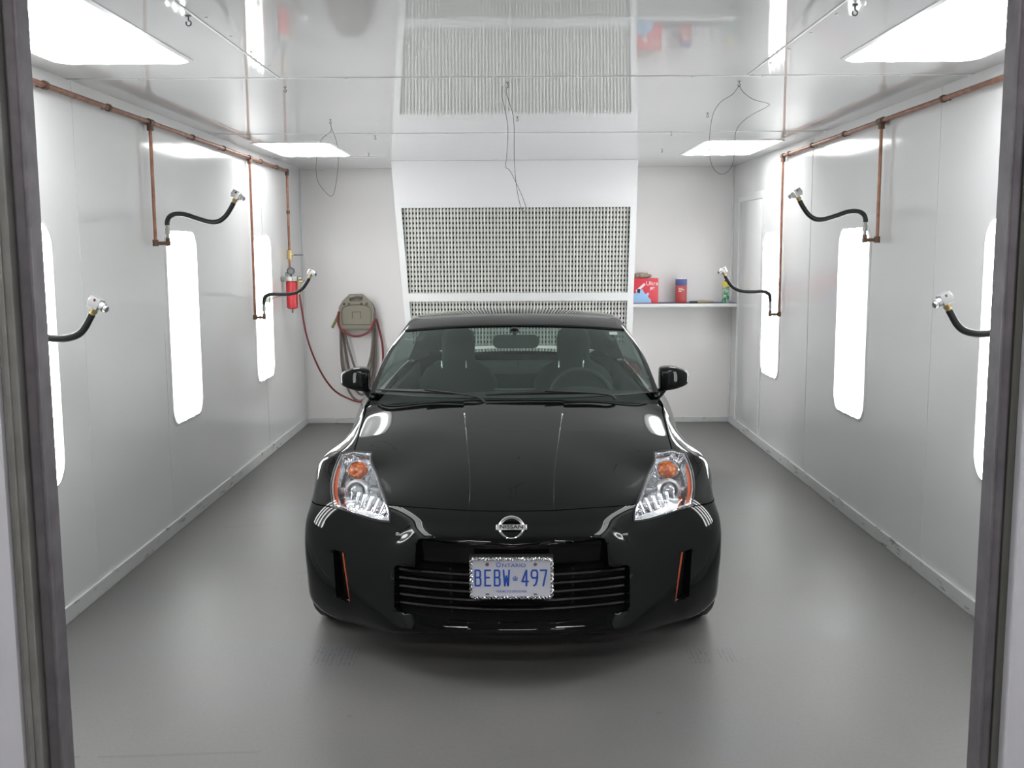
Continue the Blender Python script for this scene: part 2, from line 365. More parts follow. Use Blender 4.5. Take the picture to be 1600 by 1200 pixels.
ceiling_light(-1.62, 3.26, 4.46, 'large glowing ceiling light panel at the near left')
ceiling_light(1.655, 3.30, 4.50, 'large glowing ceiling light panel at the near right')
ceiling_light(-1.62, 7.64, 8.70, 'small looking glowing ceiling panel at the far left')
ceiling_light(1.665, 7.62, 8.78, 'small looking glowing ceiling panel at the far right')

# ------------------------------------------------------------------ exhaust filter box on the back wall
fb = thing('exhaust_filter_box', 'white extraction housing with pleated perforated filters, behind the car', 'filter', (0, 9.2, 0))
def fxl(z): return -1.076+(ZC-z)*.055
def fxr(z): return 1.081-(ZC-z)*.008
def fy(z): return (ZC-z)*.15
FT, FM1, FM0, FLB = 2.045, 1.29, 1.215, .77
def slab(bm, zt, zb, xl, xr, y0=0., th=.03):
    """sloped front slab between heights; xl, xr functions of z"""
    q = []
    for z in (zb, zt):
        q.append([bm.verts.new((x, fy(z)+y0+dy, z)) for x in (xl(z), xr(z)) for dy in (0, th)])
    (a,a2,b1,b2),(c,c2,d_,d2) = q
    for f in ((a,b1,d_,c),(a2,c2,d2,b2),(a,c,c2,a2),(b1,b2,d2,d_),(c,d_,d2,c2),(a,a2,b2,b1)): bm.faces.new(f)
bm = B(); slab(bm, ZC-.001, FT+.035, fxl, fxr, .012, .03); obj('upper_panel', bm, mat('filter_box_paint',(.80,.80,.81),.22), fb, False)
bm = B(); slab(bm, FLB, 0, fxl, fxr, .012,.03); obj('lower_panel', bm, MATS['filter_box_paint'], fb, False)
for fn, sg in ((fxl,1),(fxr,-1)):
        bm = B(); vs = []
        for z in (0, ZC-.001):
            vs.append([bm.verts.new((fn(z)+sg*.0+ (0 if k in (0,1) else sg*.03), y, z)) for k, y in enumerate((fy(z)+.045, .829, .829, fy(z)+.045))])
        for i in range(4): bm.faces.new((vs[0][i],vs[0][(i+1)%4],vs[1][(i+1)%4],vs[1][i]))
        obj('side_panel', bm, MATS['filter_box_paint'], fb, False)
bm = B()
slab(bm, FT+.045, FT, lambda z: fxl(z)+.0, lambda z: fxr(z)-.0)
slab(bm, FM1, FM0, lambda z: fxl(z)+.055, lambda z: fxr(z)-.055)
slab(bm, FLB+.04, FLB, lambda z: fxl(z)+.055, lambda z: fxr(z)-.055)
slab(bm, FT, FLB, fxl, lambda z: fxl(z)+.055); slab(bm, FT, FLB, lambda z: fxr(z)-.055, fxr)
obj('frame', bm, metal_white, fb, False)
def pleats(z0, z1):
    bm = B(); rows = []
    nz = 6
    for k in range(nz+1):
        z = z0+(z1-z0)*k/nz; row = []
        xl, xr = fxl(z)+.05, fxr(z)-.05
        i0 = math.ceil(fxl(z1)/PITCH*2)+3; i1 = math.floor(fxr(z1)/PITCH*2)-3
        for i in range(i0, i1+1):
            x = i*PITCH/2; row.append(bm.verts.new((min(max(x, xl), xr), fy(z)+.022+(.026 if i%2 else 0), z)))
        rows.append(row)
    for k in range(nz):
        for i in range(len(rows[0])-1): bm.faces.new((rows[k][i],rows[k][i+1],rows[k+1][i+1],rows[k+1][i]))
    return bm
obj('filter_panel', pleats(FM1-.01, FT+.01), filt_m, fb, False); obj('filter_panel', pleats(FLB, FM0+.01), filt_m, fb, False)

# ------------------------------------------------------------------ copper air line
def airline(side):
    s_ = 1 if side == 'left' else -1; xw = XL if side == 'left' else XR; x = xw+s_*.035; zt = 2.375
    t = thing('copper_air_line', 'copper pipe run along the top of the %s wall with drops' % side, 'pipe', (x, 6, 0))
    yend = 9.3 if side == 'left' else 8.08
    bm = B(); cyl(bm, (0, YF+.05-6, zt), (0, yend-6, zt), .0125, 14); obj('main_pipe', bm, copper, t)
    ys = [3.92, 5.84, 8.0] if side == 'left' else [3.95, 5.94, 8.08]
    zb = [1.17, 1.715, 1.165]
    for y, z in zip(ys, zb):
        bm = B(); cyl(bm, (0,y-6,zt), (0,y-6,z), .0095, 12)
        obj('drop_pipe', bm, copper, t)
        bm = B(); cyl(bm, (0,y-6-.03,zt),(0,y-6+.03,zt),.019,14); cyl(bm,(0,y-6,zt),(0,y-6,zt-.045),.018,14)
        obj('fitting', bm, bronze, t); bm = B(); cyl(bm,(0,y-6,z+.02),(0,y-6,z-.016),.0165,14); obj('fitting', bm, bronze, t)
        bm = B(); cyl(bm,(0,y-6,z),(s_*.065,y-6,z),.010,12); cyl(bm,(s_*.058,y-6,z),(s_*.08,y-6,z),.015,12); cyl(bm,(s_*.07,y-6,z-.012),(s_*.07,y-6,z+.03),.012,12)
        obj('elbow', bm, bronze, t)
    yc = [3.4,4.55,5.25,6.6,7.3,8.0+.35,8.9] if side=='left' else [3.4,4.4,5.1,5.98,6.6,7.3,7.9]
    for y in yc:
        if y > yend: continue
        bm = B(); lathe(bm, [(.014,-.012),(.0185,-.012),(.0185,.012),(.014,.012),(.014,-.012)], 16, Matrix.Translation((0,y-6,zt)) @ Matrix.Rotation(PI/2,4,'X'), close=True)
        box(bm, -s_*.034 if s_>0 else .013, -s_*.013 if s_>0 else .034, y-6-.012, y-6+.012, zt-.008, zt+.008, .002)
        obj('pipe_clip', bm, bronze, t)
    if side == 'left':
        bm = B(); cyl(bm, (0,yend-6,zt),(0,yend-6,1.475),.011,12); obj('drop_pipe', bm, copper, t)
        bm = B(); cyl(bm, (0,yend-6-.02,zt),(0,yend-6+.02,zt),.018,12); cyl(bm,(0,yend-6,zt),(0,yend-6,zt-.04),.017,12); obj('fitting', bm, bronze, t); bm = B(); cyl(bm,(0,yend-6,2.0),(0,yend-6,2.03),.016,12); obj('fitting', bm, bronze, t)
        bm = B(); cyl(bm, (0,yend-6,1.60),(0,yend-6,1.68),.022,12); cyl(bm,(0,yend-6,1.64),(.035,yend-6,1.64),.015,12); obj('ball_valve', bm, brass, t)
        bm = B(); box(bm, .035,.12,yend-6-.01,yend-6+.01,1.632,1.646,.003); obj('valve_lever', bm, steel, t)
airline('left'); airline('right')

# whip hoses with chrome couplers
def whip(side, y, zb, kind, label):
    s_ = 1 if side == 'left' else -1; xw = XL if side == 'left' else XR; x0 = xw+s_*.105
    t = thing('air_whip_hose', label, 'hose', (x0, y, zb), 0)
    S = lambda dx, dz, dy=0: Vector((s_*dx, dy, dz))
    bm = B(); cyl(bm, S(0,.025), S(0,.06), .009, 10); cyl(bm, S(0,.05), S(0,.085), .014, 6); cyl(bm, S(0,.085), S(0,.11), .010, 10); obj('swivel_fitting', bm, mat('zinc',(.35,.36,.34),.4,metal=.7), t)
    if kind == 'mid': P = [(0,.10),(0,.145),(.012,.172),(.045,.188),(.10,.186),(.17,.163),(.235,.145),(.285,.148),(.325,.175),(.355,.215),(.375,.25)]
    if kind == 'mid': P = [(a, b_-(.028 if i else 0)) for i,(a,b_) in enumerate(P)]
    elif kind == 'far': P = [(0,.10),(.004,.14),(.02,.165),(.06,.178),(.12,.176),(.19,.178),(.25,.19),(.30,.22),(.335,.265),(.355,.30)]
    else: P = [(0,.10),(.004,.15),(.03,.185),(.08,.195),(.13,.182),(.17,.172),(.22,.170),(.27,.182),(.30,.205),(.325,.245),(.335,.262)]
    yy = .05
    pts = smoothpts([S(a, b_, 0) for a, b_ in P], 6)
    bm = B(); tube(bm, pts, .0135 if kind!='near' else .014, 12); obj('hose', bm, rubber, t)
    e = pts[-1]; d_ = (pts[-1]-pts[-2]).normalized()
    bm = B(); cyl(bm, e-d_*.01, e+d_*.028, .0115, 10); cyl(bm, e+d_*.008, e+d_*.02,.015,6); obj('brass_nipple', bm, brass, t)
    c = e+d_*.042
    ax = Vector((s_*.87, -.25, -.42)).normalized() if kind!='far' else Vector((s_*.75,-.6,-.25)).normalized()
    perp = (d_ - ax*d_.dot(ax)).normalized(); third = ax.cross(perp)
    MC = Matrix((( ax.x,perp.x,third.x,c.x),(ax.y,perp.y,third.y,c.y),(ax.z,perp.z,third.z,c.z),(0,0,0,1)))
    bm = B()
    box(bm, -.030,.016,-.018,.026,-.017,.017,.003,2,MC)
    cyl(bm, MC @ Vector((.016,.003,0)), MC @ Vector((.032,.001,0)), .0165, 16); cyl(bm, MC @ Vector((.032,.001,0)), MC @ Vector((.046,.001,0)), .0125, 14)
    cyl(bm, MC @ Vector((-.030,.002,0)), MC @ Vector((-.036,.002,0)), .013, 14)
    bmesh.ops.recalc_face_normals(bm, faces=bm.faces)
    obj('coupler', bm, alu if kind!='far' else chrome, t)
    bm = B(); sz = -1 if (MC.to_3x3() @ Vector((0,0,1))).y > 0 else 1
    box(bm, -.010,-.001,.010,.020,min(.0165*sz,.0185*sz),max(.0165*sz,.0185*sz),0,2,MC); obj('button', bm, mat('dark_red_mark',(.12,.03,.03),.5) if side=='left' else steel, t)
for side, ys in (('left',[3.92,5.84,8.0]),('right',[3.95,5.94,8.08])):
    whip(side, ys[0], 1.17, 'near', 'black air whip hose nearest the camera on the %s, half hidden by the door edge' % side)
    whip(side, ys[1], 1.715, 'mid', 'black S-curved air whip hose above the middle %s light panel' % side)
    whip(side, ys[2], 1.165, 'far', 'thin far air whip hose with shiny coupler in front of the last %s light panel' % side)

# ------------------------------------------------------------------ regulator on the left wall
t = thing('air_filter_regulator', 'red canister air filter regulator with gauge on the left wall', 'regulator', (XL, 9.12, 1.3))
bm = B(); lathe(bm, [(.0,-.13),(.035,-.13),(.048,-.12),(.050,.10),(.044,.115),(0,.115)], 24, Matrix.Translation((.085,0,0))); obj('red_bowl', bm, redm, t)
bm = B(); lathe(bm, [(0,-.13),(.008,-.13),(.008,-.165),(0,-.165)][::-1], 10, Matrix.Translation((.085,0,0))); obj('drain', bm, steel, t)
bm = B(); box(bm, .002,.145,-.05,.05,.113,.155,.008); cyl(bm, (.085,-.05,.135),(.085,-.075,.135),.02,14); cyl(bm,(.04,0,.155),(.04,0,.19),.012,10); cyl(bm,(.145,0,.135),(.175,0,.135),.016,12); obj('head', bm, mat('zinc',(.35,.36,.34),.4,metal=.7), t)
bm = B(); cyl(bm, (.085,-.02,.155),(.085,-.02,.175),.009,10); cyl(bm, (.085,-.002,.20),(.085,-.035,.20),.032,24); obj('pressure_gauge', bm, blackpl, t)
bm = B(); cyl(bm, (.085,-.0355,.20),(.085,-.037,.20),.024,24); obj('gauge_dial', bm, mat('gauge_face',(.10,.11,.11),.3), t)
bm = B(); cyl(bm, (.155,-.02,.135),(.155,-.02,.03),.011,12); cyl(bm,(.155,-.02,.02),(.155,-.02,.0),.015,6); cyl(bm, (.155,-.02,.11),(.19,-.02,.11),.012,10); obj('outlet_valve', bm, mat('dull_brass',(.30,.25,.13),.4,metal=.8), t)
bm = B(); cyl(bm, (.004,-.62,-.02),(.035,-.62,-.02),.03,18); tube(bm, [(.03,-.62,-.02),(.03,-.3,-.01),(.05,-.05,0)], .005, 8); obj('remote_dial', bm, mat('grey_green',(.22,.25,.2),.5), t)
# red hose from the regulator to the coil
bm = B(); P = [(XL+.155,9.10,1.30),(XL+.16,9.13,1.20),(-1.87,9.3,.9),(-1.81,9.5,.6),(-1.72,9.7,.38),(-1.60,9.84,.27),(-1.48,9.9,.225),(-1.38,9.93,.25),(-1.31,9.95,.34)]
tube(bm, smoothpts(P,8), .0085, 10); o = obj('air_hose', bm, hose_r); tag(o, 'thin red air hose drooping from the red regulator to the hose hanger', 'hose')
# hose hanger
hx, hz = -1.515, 1.085
t = thing('hose_hanger', 'tan plastic hose hanger with handle slot on the back wall', 'hanger', (hx, YB, hz))
bm = B()
out = [(-.165,-.17),(-.175,-.02),(-.165,.07),(-.13,.125),(-.085,.165),(-.06,.185),(.06,.185),(.085,.165),(.13,.125),(.165,.07),(.175,-.02),(.165,-.17)]
# face with handle slot: build top part as strips
def pz(poly, y0, y1, bm): prism(bm, poly, lambda p: Vector((p[0],y0,p[1])), lambda p: Vector((p[0],y1,p[1])))
pz([(-.165,-.165),(-.176,-.02),(-.165,.06),(-.13,.115),(.13,.115),(.165,.06),(.176,-.02),(.165,-.165)][::-1], -.12, -.10, bm)
pz([(-.13,.115),(-.085,.16),(-.06,.18),(-.05,.17),(-.065,.15),(-.06,.115)][::-1], -.12,-.10,bm); pz([(.13,.115),(.06,.115),(.065,.15),(.05,.17),(.06,.18),(.085,.16)][::-1], -.12,-.10,bm); pz([(-.06,.18),(.06,.18),(.05,.162),(-.05,.162)][::-1], -.12,-.10,bm)
obj('front_plate', bm, tan, t)
bm = B(); tube(bm, [(-.165,-.122,.0),(-.165,-.122,-.155),(.165,-.122,-.155),(.165,-.122,0)], .006,6); tube(bm, smoothpts([(-.135,-.122,-.11),(-.14,-.122,.02),(-.10,-.122,.065),(0,-.122,.08),(.10,-.122,.065),(.14,-.122,.02),(.135,-.122,-.11)],5)+[Vector((-.135,-.122,-.11))], .004,6)
tube(bm, [(-.04,-.122,-.05),(-.04,-.122,.01),(.04,-.122,.01),(.04,-.122,-.05)], .004,6); obj('raised_rib', bm, mat('tan_dark',(.15,.135,.10),.5), t)
bm = B()
for x in (-.115,-.07,.05,.10):
    cyl(bm, (x,-.125,.085),(x,-.119,.085),.013,12)
obj('slot', bm, mat('slot_dark',(.07,.065,.05),.6), t)
bm = B(); tube(bm, [(0,-.10,-.02),(0,-.002,-.02)], [.13,.13], 28); obj('drum', bm, tan, t)
bm = B()
def loop(w1, depth, y, ph, r=.0115, w0=.15, topz=.145):
    n = 40; pts = []
    for i in range(n):
        a = 2*PI*i/n; z = math.cos(a); x = math.sin(a)
        zz = hz + (z*topz if z > 0 else z*depth - .0)
        wd = (w0+.01) if z > 0 else w0+(w1-w0)*min(1,1.2*(-z))**1
        pts.append((hx + ph*(1 if z<0 else 0)*min(1,-z*1.5 if z<0 else 0) + x*wd, YB+y, zz))
    return pts
for w1, dp, y, ph in ((.22,.86,-.05,-.0),(.17,.80,-.03,.02),(.20,.72,-.07,-.01),(.13,.60,-.085,.03)):
    tube(bm, loop(w1, dp, y, ph), .0115, 8, closed=True)
o = obj('coiled_air_hose', bm, hose_g); tag(o, 'grey brown air hose coiled in long loops over the tan hanger', 'hose')
bm = B(); P = [(hx-.165,YB-.135,1.10),(hx-.175,YB-.13,1.0),(hx-.13,YB-.135,.91),(hx,YB-.14,.865),(hx+.12,YB-.135,.91),(hx+.18,YB-.13,1.02),(hx+.20,YB-.06,.95),(hx+.235,YB-.05,.75),(hx+.23,YB-.05,.5),(hx+.19,YB-.05,.33)]
tube(bm, smoothpts(P,7), .011, 8); o = obj('red_hose_end', bm, hose_r); tag(o, 'red hose length looped under the tan hanger', 'hose')
bm = B(); tube(bm, smoothpts([(hx-.16,YB-.11,1.10),(hx-.19,YB-.12,1.03),(hx-.235,YB-.12,.945)],5), .013, 8); o = obj('olive_hose_tail', bm, mat('olive',(.22,.20,.08),.5)); tag(o, 'short olive hose tail sticking out left of the tan hanger', 'hose')

# ------------------------------------------------------------------ shelf and its contents
SZ = 1.17
t = thing('wall_shelf', 'white wall shelf with a blue grey top right of the filter box', 'shelf', (0,0,0))
bm = B(); box(bm, 1.085, XR-.002, 9.74, YB-.001, SZ-.035, SZ-.003, .004); obj('shelf_board', bm, metal_white, t)
bm = B(); box(bm, 1.09, XR-.01, 9.75, YB-.002, SZ-.003, SZ, 0); obj('shelf_liner', bm, mat('blue_liner',(.16,.18,.26),.6), t)
t = thing('glove_box', 'red cardboard box of blue gloves on the shelf', 'box', (1.235, 9.86, SZ))
bm = B(); box(bm, -.12,.115,-.07,.07,0,.235,.003); obj('carton', bm, mat('red_carton',(.66,.04,.06),.4), t)
bm = B(); Mx = Matrix.Translation((.055,-.0712,.185)) @ Matrix.Rotation(PI/2,4,'X'); text_bm(bm, 'Ultra', .055, Mx, .0005); obj('print', bm, mat('white_ink',(.8,.8,.82),.5), t)
bm = B(); text_bm(bm, 'JET', .03, Matrix.Translation((.06,-.0712,.14)) @ Matrix.Rotation(PI/2,4,'X'), .0005, offset=.001)
prism(bm, [(-.10,.12),(-.02,.19),(-.005,.175),(-.085,.10)], lambda p: Vector((p[0],-.0716,p[1])), lambda p: Vector((p[0],-.0703,p[1]))); obj('print', bm, MATS['white_ink'], t)
bm = B()
for q in ((-.07,.12,.017),(-.065,.10,.02)): cyl(bm, (q[0],-.0703,q[1]), (q[0],-.0718,q[1]), q[2], 14)
obj('print', bm, mat('dark_ink',(.04,.05,.1),.5), t)
bm = B()
glv = [(-.115,.0),(.05,.0),(.045,.03),(.015,.06),(.03,.085),(.02,.098),(-.005,.082),(-.02,.10),(-.035,.13),(-.055,.12),(-.06,.09),(-.09,.10),(-.115,.085)]
prism(bm, glv, lambda p: Vector((p[0],-.0735,p[1]+.004)), lambda p: Vector((p[0],-.0704,p[1]+.004))); obj('print', bm, mat('glove_blue',(.32,.52,.78),.5), t)
bm = B(); bmesh.ops.create_icosphere(bm, subdivisions=3, radius=1)
for v in bm.verts:
    k = 1+.25*math.sin(9*v.co.x+3)*math.cos(7*v.co.y); v.co = Vector((v.co.x*.085*k, v.co.y*.05*k, max(v.co.z,-.8)*.028*k))
o = obj('crumpled_cloth', bm, mat('tan_cloth',(.38,.34,.27),.9)); o.location = (1.20,9.86,SZ+.2575); tag(o, 'crumpled tan cloth lying on the red glove box', 'cloth')
t = thing('solvent_tin', 'tall rectangular tin, red below and blue above, on the shelf', 'can', (1.575, 9.86, SZ))
bm = B(); box(bm,-.05,.05,-.033,.033,0,.165,.004); obj('tin_body', bm, mat('tin_red',(.42,.045,.045),.35), t)
bm = B(); box(bm,-.0505,.0505,-.0335,.0335,.165,.225,.004); obj('blue_band', bm, mat('tin_blue',(.07,.09,.28),.35), t)
bm = B(); box(bm,-.048,.048,-.031,.031,.225,.23,.002); tube(bm, [(-.03,0,.23),(-.03,0,.25),(.03,0,.25),(.03,0,.23)], .003, 6); cyl(bm,(.03,.012,.23),(.03,.012,.24),.01,10); obj('top_and_handle', bm, alu, t)
bm = B(); 
for i,(w_,z) in enumerate(((.04,.135),(.055,.12),(.03,.105))): box(bm,-.03,-.03+w_,-.0338,-.033,z,z+.007)
obj('print', bm, mat('tin_ink',(.75,.6,.58),.5), t)
t = thing('spray_can', 'green aerosol can with yellow shoulder at the right end of the shelf', 'can', (1.985, 9.80, SZ))
bm = B(); lathe(bm, [(0,0),(.030,0),(.033,.004),(.033,.15),(.031,.155),(0,.155)], 24); obj('can_body', bm, mat('can_green',(.03,.27,.12),.3,var=(30,.04,(.5,.6,.5))), t)
bm = B(); lathe(bm, [(0,.155),(.031,.155),(.031,.185),(.024,.198),(0,.198)], 24); obj('yellow_band', bm, mat('can_yellow',(.75,.6,.05),.3), t)
bm = B(); lathe(bm, [(0,.198),(.012,.198),(.012,.215),(0,.215)], 14); obj('nozzle', bm, mat('red_cap',(.4,.08,.04),.4), t)
t = thing('paint_brush', 'small dark brush with pale wooden handle lying on the shelf', 'brush', (1.68, 9.82, SZ))
bm = B(); box(bm, -.03,.045,-.02,.02,.0,.018,.005); obj('bristles', bm, blackpl, t)
bm = B(); tube(bm, smoothpts([(.045,0,.010),(.08,.0,.012),(.14,.01,.012),(.2,.015,.012)],5), [.009+.004*math.sin(i*.3) for i in range(16)], 10); obj('wooden_handle', bm, mat('pale_wood',(.5,.4,.22),.6), t)

# ------------------------------------------------------------------ ceiling hooks and hanging wires
def hook(x, y, label):
    bm = B(); lathe(bm, [(.0,-.004),(.012,-.004),(.012,0),(0,0)], 12); cyl(bm,(0,0,-.004),(0,0,-.02),.003,8)
    tube(bm, [(.010*math.sin(a), 0, -.03-.010*math.cos(a+PI)*1.0) for a in [i*2*PI/14 for i in range(13)]], .0028, 6)
    o = obj('ceiling_hook', bm, steel); o.location = (x,y,ZC); o.scale = (.62,.62,.62) if y > 4 else (.85,.85,.85); tag(o, label, 'hook', 'screw eyes in the ceiling')
for (x,y,l) in ((-1.09,3.6,'steel screw eye in the ceiling beside the near left light panel'),(1.11,3.5,'steel screw eye in the ceiling beside the near right light panel'),
    (-1.1,6.36,'screw eye carrying the left wire loop'),(1.06,5.02,'screw eye carrying the right wire loop'),(-.03,5.02,'screw eye carrying the near end of the centre wire'),(.02,6.28,'screw eye carrying the far end of the centre wire'),
    (-1.10,5.12,'empty screw eye in the ceiling at the end of the left lengthwise joint'),(-.95,7.25,'empty screw eye between the left wire loop and the filter box'),(1.12,6.15,'empty screw eye behind the right wire loop'),(1.05,7.1,'empty screw eye in front of the far right light panel'),(1.16,8.3,'screw eye left of the far right light panel'),(-1.17,8.5,'screw eye right of the far left light panel')):
    hook(x,y,l)
def wire(pts, label, r=.0012):
    bm = B(); tube(bm, smoothpts(pts,6), r, 6); o = obj('hanging_wire', bm, wirem); tag(o, label, 'wire')
wire([(-1.1,6.36,ZC-.02),(-1.10,6.36,2.38),(-1.16,6.36,2.33),(-1.19,6.36,2.22),(-1.19,6.36,2.10),(-1.14,6.36,2.02),(-1.10,6.36,2.0),(-1.075,6.36,2.08),(-1.06,6.36,2.2),(-1.065,6.36,2.31),(-1.095,6.36,2.40),(-1.1,6.36,ZC-.02)], 'thin dark wire loop hanging in front of the far left ceiling light')
wire([(1.06,5.02,ZC-.02),(1.03,5.02,2.39),(.97,5.02,2.35),(.935,5.02,2.28),(.925,5.02,2.15),(.94,5.02,2.06),(.985,5.02,2.02),(1.03,5.02,2.05),(1.045,5.02,2.12),(1.05,5.02,2.22),(1.10,5.02,2.28),(1.19,5.02,2.33),(1.20,5.02,2.345),(1.13,5.02,2.365),(1.08,5.02,2.40),(1.06,5.02,ZC-.02)], 'thin dark kinked wire loop hanging in front of the far right ceiling light')
wire([(-.055,5.02,ZC-.015),(-.055,5.02,2.38),(-.03,5.02,2.25),(-.035,5.02,2.12),(-.04,5.02,2.06),(-.02,5.02,2.04),(.02,5.02,1.96),(.045,5.02,1.90),(.055,5.02,1.865),(.045,5.02,1.85),(.03,5.02,1.87),(.01,5.02,1.97),(0,5.03,2.10),(0,5.03,2.25),(-.01,5.02,2.32),(-.035,5.02,2.40),(-.03,5.02,ZC-.02)], 'long tangled thin wire hanging in front of the filter box top')

# ------------------------------------------------------------------ THE CAR  (x lateral, s behind the nose, z up)
car = thing('sports_car', 'glossy black two-door sports coupe parked nose-out in the booth', 'car', (-.018, 3.83, 0), math.radians(-.45))
ROWS = ['B7','B6','B5','B4','B3','B2','B1','B0','H0','H1','H2','H3','H4','H5','H6','H7']
F = {
'H7': [(0, 1.285, 0.928), (0.235, 1.29, 0.927), (0.26, 1.292, 0.921), (0.45, 1.31, 0.917), (0.65, 1.345, 0.9), (0.742, 1.37, 0.894), (0.762, 1.38, 0.884), (0.838, 1.4, 0.735)],
'H6': [(0, 1.2, 0.916), (0.235, 1.2, 0.915), (0.26, 1.2, 0.909), (0.44, 1.205, 0.9), (0.64, 1.215, 0.877), (0.735, 1.22, 0.868), (0.756, 1.23, 0.856), (0.842, 1.24, 0.722)],
'H5': [(0, 1.05, 0.89), (0.22, 1.05, 0.889), (0.243, 1.05, 0.884), (0.43, 1.055, 0.875), (0.635, 1.06, 0.851), (0.727, 1.07, 0.842), (0.754, 1.07, 0.829), (0.85, 1.08, 0.722)],
'H4': [(0, 0.87, 0.855), (0.205, 0.87, 0.854), (0.226, 0.87, 0.851), (0.42, 0.87, 0.843), (0.63, 0.88, 0.82), (0.717, 0.9, 0.8125), (0.757, 0.895, 0.802), (0.862, 0.92, 0.733)],
'H3': [(0, 0.68, 0.814), (0.19, 0.68, 0.813), (0.21, 0.682, 0.811), (0.4, 0.69, 0.8), (0.627, 0.7, 0.776), (0.708, 0.73, 0.779), (0.764, 0.7, 0.77), (0.868, 0.78, 0.735)],
'H2': [(0,.50,.768),(.175,.50,.767),(.195,.502,.766),(.39,.52,.755),(.588,.565,.724),(.69,.60,.744),(.775,.635,.738),(.862,.70,.720)],
'H1': [(0, 0.325, 0.712), (0.165, 0.33, 0.712), (0.185, 0.332, 0.712), (0.375, 0.355, 0.704), (0.547, 0.41, 0.688), (0.668, 0.48, 0.706), (0.778, 0.55, 0.703), (0.85, 0.61, 0.69)],
'H0': [(0, 0.17, 0.642), (0.16, 0.175, 0.643), (0.18, 0.178, 0.643), (0.36, 0.21, 0.647), (0.5, 0.262, 0.647), (0.645, 0.355, 0.655), (0.766, 0.438, 0.664), (0.838, 0.535, 0.65)],
'B0': [(0, 0.105, 0.6), (0.16, 0.11, 0.6), (0.18, 0.112, 0.6), (0.35, 0.145, 0.602), (0.486, 0.215, 0.585), (0.62, 0.285, 0.594), (0.74, 0.358, 0.613), (0.848, 0.482, 0.6)],
'B1': [(0, 0.06, 0.566), (0.16, 0.066, 0.57), (0.18, 0.068, 0.57), (0.345, 0.105, 0.572), (0.446, 0.174, 0.553), (0.585, 0.245, 0.543), (0.728, 0.333, 0.547), (0.867, 0.458, 0.545)],
'B2': [(0, 0.04, 0.52), (0.16, 0.047, 0.525), (0.18, 0.049, 0.526), (0.345, 0.078, 0.525), (0.478, 0.172, 0.505), (0.603, 0.24, 0.49), (0.745, 0.325, 0.485), (0.88, 0.455, 0.49)],
'B3': [(0, 0.03, 0.45), (0.16, 0.037, 0.45), (0.18, 0.039, 0.45), (0.345, 0.071, 0.44), (0.493, 0.156, 0.43), (0.625, 0.236, 0.415), (0.758, 0.322, 0.41), (0.888, 0.468, 0.41)],
'B4': [(0, 0.02, 0.36), (0.16, 0.027, 0.36), (0.18, 0.029, 0.36), (0.345, 0.063, 0.345), (0.503, 0.146, 0.34), (0.637, 0.23, 0.33), (0.768, 0.32, 0.32), (0.888, 0.475, 0.33)],
'B5': [(0, 0.01, 0.262), (0.16, 0.014, 0.262), (0.18, 0.015, 0.262), (0.345, 0.05, 0.262), (0.51, 0.125, 0.255), (0.65, 0.232, 0.245), (0.776, 0.322, 0.24), (0.882, 0.48, 0.25)],
'B6': [(0, -0.012, 0.205), (0.16, -0.006, 0.205), (0.18, -0.005, 0.205), (0.375, 0.035, 0.2), (0.51, 0.125, 0.17), (0.65, 0.245, 0.16), (0.772, 0.345, 0.155), (0.872, 0.485, 0.185)],
'B7': [(0,.06,.178),(.16,.065,.178),(.18,.067,.178),(.375,.10,.175),(.51,.18,.150),(.64,.30,.150),(.75,.42,.150),(.83,.55,.175)],
}
NC = 8
MZ = ['H0','B0','B1','B2','B3','B4','B5','B6','B7']         # S rows, m = 0..8
ZS = [None,.60,.545,.49,.41,.33,.25,.185,.17]
KS = [None,.63,.70,.78,.92,1.08,1.24,1.40,1.85,2.3,2.72,3.0,3.25,3.5,3.75,4.0]   # s at each k
TOP = {8:(.865,.80),9:(.868,.815),10:(.875,.83),11:(.885,.835),12:(.89,.835),13:(.885,.83),14:(.87,.82),15:(.84,.80)}
XO = [0,.020,.028,.032,.028,.018,.008,-.004,-.06]
BELT = {8:((.800,.868),(.745,.885)),9:((.805,.885),(.745,.90)),10:((.815,.90),(.74,.915)),11:((.825,.905),(.73,.925)),12:((.825,.91),(.71,.94)),13:((.815,.905),(.68,.95)),14:((.79,.895),(.64,.93)),15:((.75,.88),(.60,.92))}
verts = []; vid = {}; targets = []
def addv(key, co):
    vid[key] = len(verts); verts.append(Vector(co))
